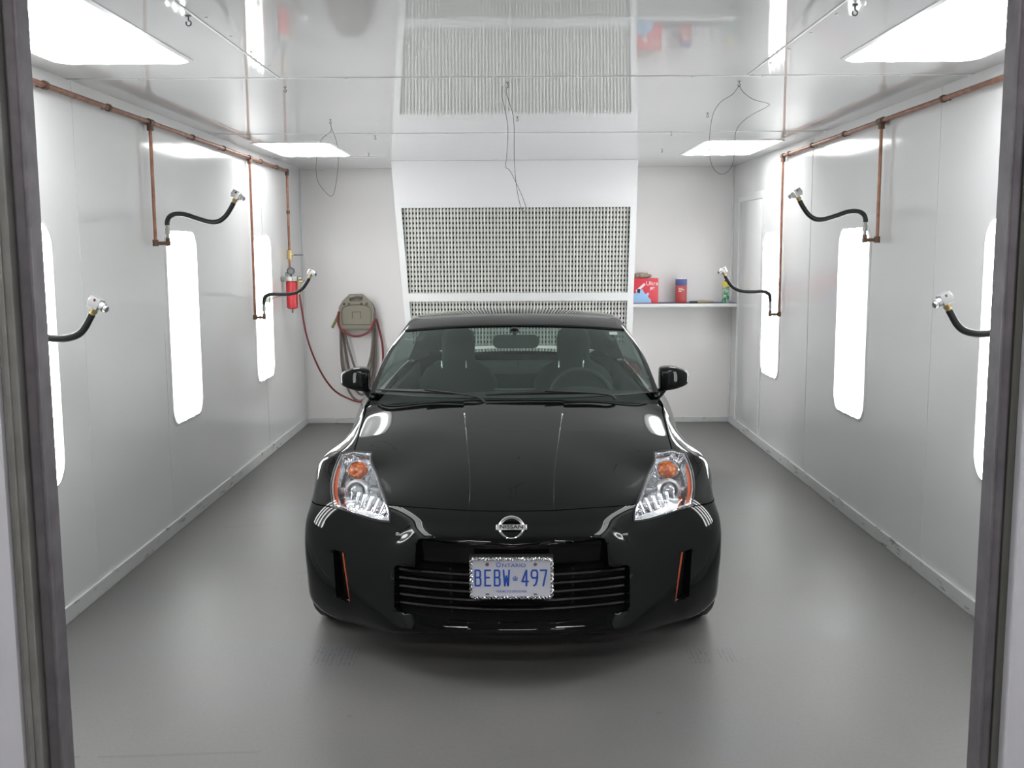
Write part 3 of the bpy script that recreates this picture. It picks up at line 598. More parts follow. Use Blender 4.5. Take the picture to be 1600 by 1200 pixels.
def build_side(sg):
    for r in ROWS:
        for c in range(NC):
            if c == 0:
                if ('F',r,0) not in vid: addv(('F',r,0), F[r][0])
                vid[(sg,'F',r,0)] = vid[('F',r,0)]
            else:
                x,s,z = F[r][c]; addv((sg,'F',r,c), (sg*x,s,z))
    for m in range(9): vid[(sg,'S',0,m)] = vid[(sg,'F',MZ[m],7)]
    for k in range(1,8): vid[(sg,'S',k,0)] = vid[(sg,'F','H%d'%k,7)]
    for k in range(8,16):
        x,z = TOP[k]; addv((sg,'S',k,0), (sg*x,KS[k],z))
        (x1,z1),(x2,z2) = BELT[k]; addv((sg,'T',k,6), (sg*x1,KS[k],z1)); addv((sg,'T',k,5), (sg*x2,KS[k],z2))
    vid[(sg,'T',7,6)] = vid[(sg,'F','H7',6)]; vid[(sg,'T',7,5)] = vid[(sg,'F','H7',5)]
    for k in range(1,16):
        xt = F['H%d'%k][7][0] if k<8 else TOP[k][0]
        for m in range(1,9):
            bulge = .0
            if k <= 5: bulge = .004+.008*math.sin(PI*min(1,k/5.))
            if 7 <= k <= 10: bulge = -.012
            if 11 <= k <= 13: bulge = .006
            x = xt+XO[m]+bulge
            if k>=8: x = TOP[k][0]+XO[m]*.8+bulge
            addv((sg,'S',k,m), (sg*x, KS[k]+(0 if m<8 else 0), ZS[m]))
    # rear deck & tail
    xs = [0,.16,.3,.45,.55]
    for k, zc_ in ((14,.925),(15,.925)):
        for c in range(5):
            key = ('D',k,0) if c==0 else (sg,'D',k,c)
            if key not in vid: addv(key, (sg*xs[c], KS[k]+.08+ (.03 if k==15 else 0)-.05*(xs[c]/.6)**2, zc_-.02*(xs[c]/.6)**2))
            vid[(sg,'D',k,c)] = vid[key]
    tz = {0:.88,1:.80,2:.70,3:.60,4:.50,5:.40,6:.28,7:.19,8:.17}
    ts = {0:4.18,1:4.20,2:4.22,3:4.24,4:4.28,5:4.28,6:4.25,7:4.2,8:4.05}
    xr = [0,.16,.3,.45,.58,.68,.77]
    for m in range(9):
        for c in range(7):
            key = ('R',m,0) if c==0 else (sg,'R',m,c)
            if key not in vid: addv(key, (sg*xr[c], ts[m]-.14*(xr[c]/.8)**2.2, tz[m]))
            vid[(sg,'R',m,c)] = vid[key]
faces = []; PN = ['hood','front_bumper','headlamp_R','headlamp_L','fender_R','fender_L','door_R','door_L','quarter_panel_R','quarter_panel_L','rear_bumper']
def q(a,b_,c,d_,p,sg):
    f = [a,b_,c,d_]
    if sg < 0: f = f[::-1]
    f2 = []
    for v in f:
        if v not in f2: f2.append(v)
    faces.append((f2, PN.index(p)))
for sg in (1,-1): build_side(sg)
for sg in (1,-1):
    LR = '_R' if sg>0 else '_L'
    for r in range(len(ROWS)-1):
        a, b_ = ROWS[r], ROWS[r+1]
        for c in range(NC-1):
            if a.startswith('B') and a != 'B0': p = 'front_bumper'
            elif a in ('B0','H0','H1','H2'): p = ('front_bumper' if a=='B0' else 'hood') if c < 4 else ('headlamp'+LR if c < 6 else 'fender'+LR)
            else: p = 'hood' if c < 5 else 'fender'+LR
            V = lambda rr,cc: vid[(sg,'F',rr,cc)]
            q(V(a,c),V(a,c+1),V(b_,c+1),V(b_,c),p,sg)
    S = lambda k,m: vid[(sg,'S',k,m)]
    for k in range(0,15):
        for m in range(8):
            if k < 7: p = 'fender'+LR if (m==0 or k>=3) else 'front_bumper'
            elif k < 10: p = 'door'+LR
            else: p = 'quarter_panel'+LR
            q(S(k,m),S(k,m+1),S(k+1,m+1),S(k+1,m),p,sg)
    T = lambda k,c: vid[(sg,'T',k,c)]
    for k in range(7,15):
        p = 'door'+LR if k < 10 else 'quarter_panel'+LR
        q(S(k,0),S(k+1,0),T(k+1,6),T(k,6),p,sg); q(T(k,6),T(k+1,6),T(k+1,5),T(k,5),p,sg)
    D = lambda k,c: vid[(sg,'D',k,c)]
    R = lambda m,c: vid[(sg,'R',m,c)]
    for c in range(4): q(D(14,c),D(14,c+1),D(15,c+1),D(15,c),'rear_bumper',sg)
    q(D(14,4),T(14,5),T(15,5),D(15,4),'rear_bumper',sg)
    for c in range(4): q(D(15,c),D(15,c+1),R(0,c+1),R(0,c),'rear_bumper',sg)
    q(D(15,4),T(15,5),R(0,5),R(0,4),'rear_bumper',sg); q(T(15,5),T(15,6),R(0,6),R(0,5),'rear_bumper',sg)
    for m in range(8):
        for c in range(6): q(R(m,c),R(m,c+1),R(m+1,c+1),R(m+1,c),'rear_bumper',sg)
        q(R(m,6),S(15,m),S(15,m+1),R(m+1,6),'rear_bumper',sg)
    faces.append(([R(0,6),T(15,6),S(15,0)] if sg>0 else [S(15,0),T(15,6),R(0,6)], PN.index('rear_bumper')))

def subdivide(verts, faces, npan, level=3, fit=5, creases=()):
    cur = [v.copy() for v in verts]
    me = bpy.data.meshes.new('cage')
    me.from_pydata([tuple(v) for v in cur], [], [f for f,_ in faces])
    for i in range(npan): me.materials.append(mat('pan%d'%i))
    for i,(f,p) in enumerate(faces): me.polygons[i].material_index = p
    me.polygons.foreach_set('use_smooth',[True]*len(me.polygons))
    bm = B(); bm.from_mesh(me); bmesh.ops.recalc_face_normals(bm, faces=bm.faces)
    if creases:
        lay = bm.edges.layers.float.new('crease_edge') if 'crease_edge' not in bm.edges.layers.float else bm.edges.layers.float['crease_edge']
        bm.verts.ensure_lookup_table()
        cs = {tuple(sorted(c[:2])):c[2] for c in creases}
        for e in bm.edges:
            k = tuple(sorted((e.verts[0].index,e.verts[1].index)))
            if k in cs: e[lay] = cs[k]
    bm.to_mesh(me); bm.free()
    o = bpy.data.objects.new('cage', me); C.objects.link(o)
    md = o.modifiers.new('s','SUBSURF'); md.boundary_smooth = 'PRESERVE_CORNERS'
    n = len(verts)
    for it in range(fit):
        md.levels = 2; md.render_levels = 2
        dg = bpy.context.evaluated_depsgraph_get(); dg.update()
        ev = o.evaluated_get(dg).to_mesh()
        for i in range(n):
            cur[i] += (verts[i]-ev.vertices[i].co)*.8
        o.evaluated_get(dg).to_mesh_clear()
        me.vertices.foreach_set('co', [c for v in cur for c in v]); me.update()
    md.levels = level; md.render_levels = level
    dg = bpy.context.evaluated_depsgraph_get(); dg.update()
    out = bpy.data.meshes.new_from_object(o.evaluated_get(dg))
    bpy.data.objects.remove(o); bpy.data.meshes.remove(me)
    return out
def cut_poly(bm, poly, ax, cond, remove=True):
    """cut an outline given on axes ax (pairs of coordinate indices) and drop the faces inside"""
    n = len(poly)
    cx = sum(p[0] for p in poly)/n; cy = sum(p[1] for p in poly)/n
    for i in range(n):
        p, p2 = poly[i], poly[(i+1)%n]
        dx, dy = p2[0]-p[0], p2[1]-p[1]; L_ = math.hypot(dx,dy)
        if L_ < 1e-6: continue
        nx, ny = dy/L_, -dx/L_
        co = Vector((0,0,0)); co[ax[0]] = p[0]; co[ax[1]] = p[1]
        no = Vector((0,0,0)); no[ax[0]] = nx; no[ax[1]] = ny
        fs = []
        for f in bm.faces:
            if not cond(f): continue
            c = f.calc_center_median(); a, b_ = c[ax[0]]-p[0], c[ax[1]]-p[1]
            t_ = (a*dx+b_*dy)/L_; d_ = abs(a*nx+b_*ny); r_ = max((v.co-c).length for v in f.verts)
            if d_ <= r_ and -r_*1.0 <= t_ <= L_+r_*1.0: fs.append(f)
        if fs:
            g = set(fs)|{e for f in fs for e in f.edges}|{v for f in fs for v in f.verts}
            bmesh.ops.bisect_plane(bm, geom=list(g), plane_co=co, plane_no=no, dist=1e-6)
    def inside(px,py):
        c = False; j = n-1
        for i in range(n):
            xi,yi = poly[i]; xj,yj = poly[j]
            if (yi>py)!=(yj>py) and px < (xj-xi)*(py-yi)/(yj-yi)+xi: c = not c
            j = i
        return c
    dl = [f for f in bm.faces if cond(f) and inside(f.calc_center_median()[ax[0]], f.calc_center_median()[ax[1]])]
    bmesh.ops.delete(bm, geom=dl, context='FACES')
def panel(me, pid, cuts=(), gap=.0024, skirt=.018, offset=0., cond=None):
    bm = B(); bm.from_mesh(me)
    bmesh.ops.delete(bm, geom=[f for f in bm.faces if f.material_index != pid or (cond and not cond(f.calc_center_median()))], context='FACES')
    bmesh.ops.delete(bm, geom=[v for v in bm.verts if not v.link_faces], context='VERTS')
    for c in cuts: cut_poly(bm, *c)
    bmesh.ops.delete(bm, geom=[v for v in bm.verts if not v.link_faces], context='VERTS')
    for f in bm.faces: f.material_index = 0; f.smooth = True
    bm.normal_update()
    be = [e for e in bm.edges if e.is_boundary]
    bv = list({v for e in be for v in e.verts}); mv = {}
    for v in bv:
        cen = Vector((0,0,0))
        for f in v.link_faces: cen += f.calc_center_median()
        cen /= len(v.link_faces); d_ = cen-v.co
        # only move perpendicular to the boundary
        bes = [e for e in v.link_edges if e.is_boundary]
        if len(bes)==2:
            tdir = (bes[0].other_vert(v).co-bes[1].other_vert(v).co)
            if tdir.length>1e-9: tdir.normalize(); d_ -= tdir*d_.dot(tdir)
        if d_.length > 1e-9: d_.normalize()
        mv[v] = (v.co+d_*gap, v.normal.copy())
    for v,(co,no) in mv.items(): v.co = co
    if skirt:
        new = {v: bm.verts.new(co-no*skirt) for v,(co,no) in mv.items()}
        for e in be:
            a, b_ = e.verts; f = e.link_faces[0]
            i = list(f.verts).index(a); fwd = f.verts[(i+1)%len(f.verts)] == b_
            if fwd: nf = bm.faces.new((b_,a,new[a],new[b_]))
            else: nf = bm.faces.new((a,b_,new[b_],new[a]))
            nf.smooth = True; e.smooth = False
    bm.normal_update()
    return bm
def pobj(name, bm, m, parent):
    me = bpy.data.meshes.new(name); bm.to_mesh(me); bm.free(); me.materials.append(m)
    o = bpy.data.objects.new(name, me); C.objects.link(o); o.parent = parent; return o
cr = []
for sg in (1,-1):
    for c in (4,5): cr.append((vid[(sg,'F','B1',c)], vid[(sg,'F','B1',c+1)] if c+1<7 else vid[(sg,'F','B1',c)], 1.0))
    for r in ('H4','H5','H6'):
        rn = 'H%d' % (int(r[1])+1)
        for c in (1,2): cr.append((vid[(sg,'F',r,c)], vid[(sg,'F',rn,c)], .5))
    for c in (4,5): cr.append((vid[(sg,'F','B0',c)], vid[(sg,'F','B0',c+1)], .5))
    for a,b_ in (('B0','H0'),('H0','H1'),('H1','H2'),('H2','H3')): cr.append((vid[(sg,'F',a,4)], vid[(sg,'F',b_,4)], .35))
body = subdivide(verts, faces, len(PN), 3, 5, cr)
def circ(s0,z0,r,n=36): return [(s0+r*math.cos(2*PI*i/n), z0+r*math.sin(2*PI*i/n)) for i in range(n)]
AF, AR = .82, 3.47; WR = .325
arch = lambda s0,sg: (circ(s0,.325,.352), (1,2), lambda f: f.calc_center_median().x*sg > .6)
slot = [(.662,.245),(.722,.255),(.736,.445),(.688,.44)]
slotm = [(-a,b_) for a,b_ in slot][::-1]
MOUTH = [(.0,.536),(.20,.546),(.345,.553),(.362,.548),(.370,.530),(.376,.436),(.452,.434),(.463,.424),(.462,.275),(.450,.262),(.2,.254),(0,.250)]
MOUTH = MOUTH + [(-a,b_) for a,b_ in MOUTH[-2:0:-1]]
MOUTH = MOUTH[::-1]
SLC = lambda sg: (lambda f: f.calc_center_median().x*sg>.5 and f.calc_center_median().y<.5)
pobj('hood', panel(body, PN.index('hood'), skirt=.03), paint, car)
pobj('front_bumper', panel(body, PN.index('front_bumper'), [(MOUTH,(0,2),lambda f: abs(f.calc_center_median().x)<.56 and f.calc_center_median().y<.22 and f.normal.y<-.2),(slot,(0,2),SLC(1)),(slotm,(0,2),SLC(-1)),arch(AF,1),arch(AF,-1)], skirt=.04), paint, car)
for LR, sg in (('_R',1),('_L',-1)):
    pobj('fender', panel(body, PN.index('fender'+LR), [arch(AF,sg)], skirt=.03), paint, car)
    pobj('door', panel(body, PN.index('door'+LR), [], skirt=.03), paint, car)
    pobj('quarter_panel', panel(body, PN.index('quarter_panel'+LR), [arch(AR,sg)], skirt=.03), paint, car)
pobj('rear_bumper', panel(body, PN.index('rear_bumper'), [], skirt=.02), paint, car)

# --- headlamps
for LR, sg in (('_R',1),('_L',-1)):
    # reflector bowl: the lens surface pushed back and pinched, joined to its rim
    bm = panel(body, PN.index('headlamp'+LR), gap=.006, skirt=0)
    cen = Vector((0,0,0))
    for v in bm.verts: cen += v.co
    cen /= len(bm.verts); push = Vector((-sg*.01, .055, -.045))
    be = [e for e in bm.edges if e.is_boundary]; bv = {v for e in be for v in e.verts}
    rim = {v: bm.verts.new(v.co) for v in bv}
    for e in be:
        a, b_ = e.verts; bm.faces.new((rim[a], rim[b_], b_, a))
    orig = {v: v.co.copy() for v in bm.verts}
    rset = set(rim.values())
    for v in bm.verts:
        if v in rset: continue
        v.co = cen+(v.co-cen)*.90+push
    bmesh.ops.recalc_face_normals(bm, faces=bm.faces)
    for f in bm.faces: f.smooth = True
    hl = pobj('headlamp', bm, refl, car)
    lo = pobj('lens', panel(body, PN.index('headlamp'+LR), gap=.004, skirt=0), lens_m, hl)
    # dark gasket round the lens
    bm = B(); bme = panel(body, PN.index('headlamp'+LR), gap=.0015, skirt=0)
    es = [e for e in bme.edges if e.is_boundary]
    start = es[0]; loopv = [start.verts[0], start.verts[1]]
    while True:
        v = loopv[-1]; nx = [e.other_vert(v) for e in v.link_edges if e.is_boundary and e.other_vert(v) != loopv[-2]]
        if not nx or nx[0] == loopv[0]: break
        loopv.append(nx[0])
    tube(bm, [v.co.copy() for v in loopv], .0032, 6, closed=True); bme.free()
    obj('gasket', bm, blackpl, hl)
    bme = panel(body, PN.index('headlamp'+LR), gap=.009, skirt=0)
    es = [e for e in bme.edges if e.is_boundary]; loopv = [es[0].verts[0], es[0].verts[1]]
    while True:
        v = loopv[-1]; nx = [e.other_vert(v) for e in v.link_edges if e.is_boundary and e.other_vert(v) != loopv[-2]]
        if not nx or nx[0] == loopv[0]: break
        loopv.append(nx[0])
    bm = B(); tube(bm, [v.co-v.normal*.004 for v in loopv], .0032, 6, closed=True); bme.free()
    obj('bright_rim', bm, chrome, hl)
    A = lambda x,s,z: Vector((sg*x,s,z))
    # projector: grey shroud, ring and glass ball
    c0 = A(.664,.485,.650); ax = A(.08,-.93,.20).normalized(); rot = ax.to_track_quat('Z','Y').to_matrix().to_4x4()
    Mx = Matrix.Translation(c0) @ rot
    bm = B(); lathe(bm, [(.052,-.05),(.052,-.005),(.046,.006),(.040,.008),(.036,.004),(.033,-.01),(.033,-.05)], 32, Mx, close=True); obj('projector_shroud', bm, alu, hl)
    bm = B(); lathe(bm, [(.030,-.03),(.030,-.002),(.026,.008),(.016,.016),(.0,.018)][::-1]+[(0,-.03)], 28, Mx, close=True); obj('projector_lens', bm, mat('projector_glass',(.40,.42,.44),.08,metal=.4), hl)
    bm = B(); 
    for a in (0, PI): 
        M2 = Mx @ Matrix.Rotation(a,4,'Z') @ Matrix.Translation((.075,0,-.02)); box(bm, -.028,.028,-.016,.016,-.01,.01,.006,3,M2)
    obj('grey_bezel', bm, greyp, hl)
    # amber turn signal bowl
    c1 = A(.672,.60,.716); ax = A(.05,-.85,.5).normalized(); Mx = Matrix.Translation(c1) @ ax.to_track_quat('Z','Y').to_matrix().to_4x4()
    bm = B()
    bmesh.ops.create_icosphere(bm, subdivisions=3, radius=.036, matrix=Mx @ Matrix.Diagonal((1.2,1.05,.55,1)))
    for v in bm.verts:
        l = Mx.inverted() @ v.co; v.co += ax*.009*math.sin(l.x*330)*math.sin(l.y*330)
    obj('turn_signal', bm, amber, hl)
    bm = B(); lathe(bm, [(.047,-.03),(.049,.0),(.044,.004),(.042,-.03)], 28, Mx @ Matrix.Diagonal((1.1,.95,1,1)), close=True); obj('turn_signal_bezel', bm, chrome, hl)
    # ribbed lower reflector facets
    bm = B()
    for i in range(7):
        t_ = i/6; p0 = A(.535+.17*t_, .318+.15*t_, .606+.014*t_); 
        box(bm, -.010,.010,-.003,.003,-.03,.03,.002,2, Matrix.Translation(p0+Vector((0,.02,.012))) @ Matrix.Rotation(sg*(.9-1.0*t_),4,'Z') @ Matrix.Rotation(-.5,4,'X'))
    obj('reflector_facets', bm, chrome, hl)
    # orange side reflector along the outer edge, just under the lens
    bm = B(); pts = smoothpts([A(.726,.375,.610),A(.748,.453,.660),A(.758,.545,.697),A(.760,.63,.730)],6)
    prev = None
    for i,p in enumerate(pts):
        wd = .010*(1-.6*abs(i/(len(pts)-1)-.35)); a = bm.verts.new(p+A(-wd,-.004,0)); b_ = bm.verts.new(p+A(wd*.6,.006,0)); c_ = bm.verts.new(p+A(-wd*.2,.02,-.01))
        if prev:
            for u in range(3): bm.faces.new((prev[u],prev[(u+1)%3],(a,b_,c_)[(u+1)%3],(a,b_,c_)[u]))
        prev = (a,b_,c_)
    bmesh.ops.recalc_face_normals(bm, faces=bm.faces)
    obj('side_reflector', bm, orange, hl)
# --- slot: dark vent with orange strip
for sg in (1,-1):
    A = lambda x,s,z: Vector((sg*x,s,z))
    bm = B(); prism(bm, [(a,b_) for a,b_ in [(.650,.235),(.735,.245),(.750,.455),(.675,.45)]], lambda p: A(p[0],.315+(p[0]-.68)*.6,p[1]), lambda p: A(p[0],.33+(p[0]-.68)*.6,p[1]))
    bmesh.ops.recalc_face_normals(bm, faces=bm.faces)
    vt = obj('bumper_vent', bm, blackpl, car, False)
    bm = B(); prism(bm, [(.662,.247),(.668,.247),(.695,.438),(.688,.44)], lambda p: A(p[0],.256+(p[0]-.66)*.62,p[1]), lambda p: A(p[0]+.004,.276+(p[0]-.66)*.62,p[1]))
    bmesh.ops.recalc_face_normals(bm, faces=bm.faces); obj('side_marker', bm, mat('dark_orange_marker',(.34,.06,.02),.3), vt, False)
    bm = B(); box(bm, 0,1,0,1,0,1); 
    for v in bm.verts: v.co = A(.662+v.co.x*.034, .258+v.co.x*.02+v.co.y*.02, .243+v.co.z*.003+v.co.x*.002)
    bmesh.ops.recalc_face_normals(bm, faces=bm.faces); obj('vent_sill', bm, alu, vt, False)

# --- mouth: recess, bumper beam, grille slats
def bow(x): return .090*(abs(x)/.45)**2.0
bm = B()
prof = [(.085,.560),(.065,.550),(.056,.535),(.055,.515),(.057,.490),(.060,.462),(.070,.444),(.12,.438)]
rows = []
for i in range(33):
    x = -.46+.92*i/32; rows.append([bm.verts.new((x, s+bow(x)+.012, z - .010*max(0,1-abs(x)/.05)*(1 if j<3 else 0))) for j,(s,z) in enumerate(prof)])
for i in range(32):
    for j in range(len(prof)-1): bm.faces.new((rows[i][j],rows[i][j+1],rows[i+1][j+1],rows[i+1][j]))
bmesh.ops.recalc_face_normals(bm, faces=bm.faces)
obj('bumper_beam', bm, paint, car)
bm = B(); box(bm, -.47,.47,.20,.21,.18,.58); box(bm,-.475,-.467,.155,.21,.24,.44); box(bm,.467,.475,.155,.21,.24,.44); obj('grille_backing', bm, mat('void_black',(.004,.004,.004),.8), car, False)
gr = None
for k in range(5):
    z = .415-.034*k; bm = B(); n=24; rr_=[]
    for i in range(n+1):
        x = -.445+.89*i/n; s = .050+bow(x)*1.0
        rr_.append([bm.verts.new((x,s+a,z+c)) for a,c in ((0,0),(.004,.006),(.03,.008),(.03,-.003),(.003,-.005))])
    for i in range(n):
        for j in range(5): bm.faces.new((rr_[i][j],rr_[i][(j+1)%5],rr_[i+1][(j+1)%5],rr_[i+1][j]))
    bmesh.ops.recalc_face_normals(bm, faces=bm.faces)
    obj('grille_slat', bm, blackgl, car)
for x in (-.24,.24):
    bm = B(); box(bm, x-.004,x+.004,.085+bow(x),.10+bow(x),.25,.43); obj('grille_support', bm, blackpl, car, False)
# --- badge
bc = Vector((0,.094,.594)); nrm = Vector((0,-.66,.56)).normalized()
MB = Matrix.Translation(bc+nrm*.002) @ Matrix.Rotation(math.radians(50),4,'X') @ Matrix.Scale(.91,4) 
bm = B()
lathe(bm, [(.0425,0),(.045,.005),(.050,.0075),(.0555,.005),(.058,0)], 48, MB @ Matrix.Diagonal((1,1,1,1)), close=True)
bd = obj('badge', bm, chrome, car)
bm = B(); box(bm, -.066,.066,-.0125,.0125,.002,.010,.003,3,MB); obj('badge_bar', bm, alu, bd)
bm = B(); text_bm(bm, 'NISSAN', .024, MB @ Matrix.Translation((0,-.0005,.0104)), .0004, xs=1.25, offset=.0006); obj('badge_lettering', bm, mat('black_ink',(.02,.02,.02),.4), bd, False)

# --- licence plate
PX, PS, PZ = 0.0, -.022, .432
def MPl(x, z, d=0): return Matrix.Translation((PX+x, PS-d, PZ+z)) @ Matrix.Rotation(math.radians(90),4,'X')
bm = B(); prism(bm, rrect(.300,.150,.012,4), lambda p: Vector((PX+p[0],PS+.002,PZ+p[1])), lambda p: Vector((PX+p[0],PS,PZ+p[1])))
bmesh.ops.recalc_face_normals(bm, faces=bm.faces)
lp = obj('license_plate', bm, plate_w, car, False)
bm = B(); box(bm,-.16,.16,PS+.004,PS+.06,PZ-.06,PZ+.078,.006); obj('plate_bracket', bm, blackpl, car)
# chain-link chrome frame
bm = B(); per = rrect(.306,.150,.012,3)
P2 = [Vector((p[0],p[1])) for p in per]; tot = sum((P2[(i+1)%len(P2)]-P2[i]).length for i in range(len(P2)))
def along(d):
    d %= tot
    for i in range(len(P2)):
        l = (P2[(i+1)%len(P2)]-P2[i]).length
        if d <= l: 
            t_ = d/l if l else 0; return P2[i].lerp(P2[(i+1)%len(P2)], t_), (P2[(i+1)%len(P2)]-P2[i]).normalized()
        d -= l
    return P2[0], Vector((1,0))
nl = 60
for ph in (0, PI):
    pts = []
    for i in range(nl*8):
        p, d_ = along(tot*i/(nl*8)); nr = Vector((d_.y,-d_.x)); a = 2*PI*i/16+ph
        pts.append((PX+p.x+nr.x*.0042*math.sin(a), PS-.006-.004*math.cos(a), PZ+p.y+nr.y*.0042*math.sin(a)))
    tube(bm, pts, .0028, 6, closed=True)
tube(bm, [(PX+p[0],PS-.002,PZ+p[1]) for p in rrect(.300,.144,.010,4)], .003, 6, closed=True)
obj('chain_frame', bm, chrome, lp)
ST = {
'B':[[(0,0),(0,1),(.68,1),(.88,.92),(.88,.62),(.68,.54),(0,.54)],[(.68,.54),(.92,.44),(.92,.08),(.70,0),(0,0)]],
'E':[[(.92,1),(0,1),(0,0),(.92,0)],[(0,.53),(.72,.53)]],
'W':[[(0,1),(.22,0),(.5,.62),(.78,0),(1,1)]],
'4':[[(.72,0),(.72,1),(0,.28),(1,.28)]],
'9':[[(1,.62),(.8,.5),(.2,.5),(0,.62),(0,.88),(.2,1),(.8,1),(1,.88),(1,.62),(.95,.4),(.7,.08),(.4,0)]],
'7':[[(0,1),(1,1),(.45,0)]],
}
def stroke(bm, pl, w_, y):
    for i in range(len(pl)-1):
        a, b_ = Vector(pl[i]), Vector(pl[i+1]); d_ = (b_-a).normalized(); nn = Vector((-d_.y,d_.x))*w_/2
        bm.faces.new([bm.verts.new((p.x,y,p.y)) for p in (a-nn,b_-nn,b_+nn,a+nn)])
    for p in pl:
        bm.faces.new([bm.verts.new((p[0]+w_/2*math.cos(2*PI*k/10), y-.00005, p[1]+w_/2*math.sin(2*PI*k/10))) for k in range(10)])
hgt = .060
x0s = [-.1365,-.0995,-.0635,-.0295]
for ch, x0 in zip('BEBW', x0s):
    bm = B()
    for pl in ST[ch]: stroke(bm, [(PX+x0+a*.0215, PZ-.030+b_*hgt) for a,b_ in pl], .0068, PS-.0012)
    obj('plate_character', bm, blue, lp, False)
for ch, x0 in zip('497', [.0412,.0765,.1110]):
    bm = B()
    for pl in ST[ch]: stroke(bm, [(PX+x0+a*.0225, PZ-.030+b_*hgt) for a,b_ in pl], .0068, PS-.0012)
    obj('plate_character', bm, blue, lp, False)
bm = B()
cw = [[(-.008,-.006),(.008,-.006)],[(-.008,-.009),(.008,-.009)],[(-.008,-.006),(-.011,.003),(-.006,.004),(0,-.004),(.006,.004),(.011,.003),(.008,-.006)],[(0,-.006),(0,.012)],[(-.003,.009),(.003,.009)]]
for pl in cw: stroke(bm, [(PX+.0145+a*.85, PZ-.002+b_*.85) for a,b_ in pl], .0022, PS-.0012)
obj('plate_crown', bm, blue, lp, False)
bm = B(); text_bm(bm, 'O', .027, MPl(-.0485,.050,.001), .0002, xs=.95); text_bm(bm, 'NTARIO', .020, MPl(.010,.0485,.001), .0002, xs=1.22)
text_bm(bm, 'YOURS TO DISCOVER', .0115, MPl(0,-.053,.001), .0002, xs=1.03); obj('plate_motto', bm, blue, lp, False)
for x in (-.091,.091):
    bm = B(); cyl(bm, (x,PS-.005,PZ+.054),(x,PS,PZ+.054),.0065,12); obj('bolt', bm, steel, lp)
    bm = B(); box(bm, x-.007,x+.007,PS-.0012,PS,PZ-.0655,PZ-.0615); obj('bolt_slot', bm, blackpl, lp, False)

# ------------------------------------------------------------------ greenhouse
GR = [ # s0,z0 | x3,s3,z3 | x4,s4,z4 | belt x,s,z
 (1.29,.930, .716,1.425,.943, .742,1.435,.936, .752,1.45,.895),
 (1.50,1.040,.702,1.62,1.030, .726,1.635,1.020, .758,1.66,.895),
 (1.73,1.150,.672,1.86,1.132, .698,1.88,1.120, .758,1.92,.90),
 (1.95,1.250,.624,2.08,1.213, .655,2.11,1.195, .755,2.18,.905),
 (2.20,1.300,.598,2.30,1.268, .640,2.33,1.235, .752,2.40,.91),
 (2.50,1.310,.592,2.55,1.275, .636,2.58,1.235, .748,2.62,.915),
 (2.80,1.295,.585,2.84,1.258, .632,2.86,1.215, .742,2.88,.925),
 (3.10,1.258,.578,3.12,1.218, .630,3.12,1.165, .730,3.14,.935),
 (3.45,1.185,.570,3.44,1.14, .625,3.43,1.09, .705,3.45,.95),
 (3.75,1.075,.560,3.72,1.04, .610,3.70,1.00, .665,3.72,.935),
 (4.03,.950,.550,3.98,.935, .590,3.95,.93, .635,3.93,.925)]
gv = []; gid = {}
xf = [0,.34,.68,1.0]
for sg in (1,-1):
    for r,(s0,z0,x3,s3,z3,x4,s4,z4,x5,s5,z5) in enumerate(GR):
        for c in range(4):
            key = (0,r,0) if c==0 else (sg,r,c)
            if key not in gid:
                t_ = xf[c]; gid[key] = len(gv); gv.append(Vector((sg*x3*t_, s0+(s3-s0)*t_**2.4, z0+(z3-z0)*t_**2.4)))
            gid[(sg,r,c)] = gid[key]
        gid[(sg,r,4)] = len(gv); gv.append(Vector((sg*x4,s4,z4)))
        gid[(sg,r,5)] = len(gv); gv.append(Vector((sg*x5,s5,z5)))
gf = []; GN = ['windshield','roof','pillar','rear_window','side_window_R','side_window_L','rear_pillar_R','rear_pillar_L']
for sg in (1,-1):
    for r in range(len(GR)-1):
        for c in range(5):
            f = [gid[(sg,r,c)],gid[(sg,r,c+1)],gid[(sg,r+1,c+1)],gid[(sg,r+1,c)]]
            if sg<0: f = f[::-1]
            if c<3: p = 0 if r<3 else (1 if r<7 else 3)
            elif c==3: p = 1
            else: p = (4 if sg>0 else 5) if r<7 else (6 if sg>0 else 7)
            if r>=7 and c in (2,3): p = (6 if sg>0 else 7)
            gf.append((f,p))
gcr = []
for sg in (1,-1):
    for r in range(len(GR)-1): gcr.append((gid[(sg,r,4)],gid[(sg,r+1,4)],.6)); gcr.append((gid[(sg,r,3)],gid[(sg,r+1,3)],.3))
gm = subdivide(gv, gf, len(GN), 3, 4, gcr)
pobj('roof', panel(gm,1,skirt=.012,gap=.0015), paint, car)
ws = pobj('windshield', panel(gm,0,skirt=0,gap=.0), glass_m, car)
pobj('rear_window', panel(gm,3,skirt=0,gap=0), glass_r, car)
for k in (4,5): pobj('side_window', panel(gm,k,skirt=0,gap=0), glass_s, car)
for k in (6,7): pobj('rear_pillar', panel(gm,k,skirt=.01,gap=.001), paint, car)
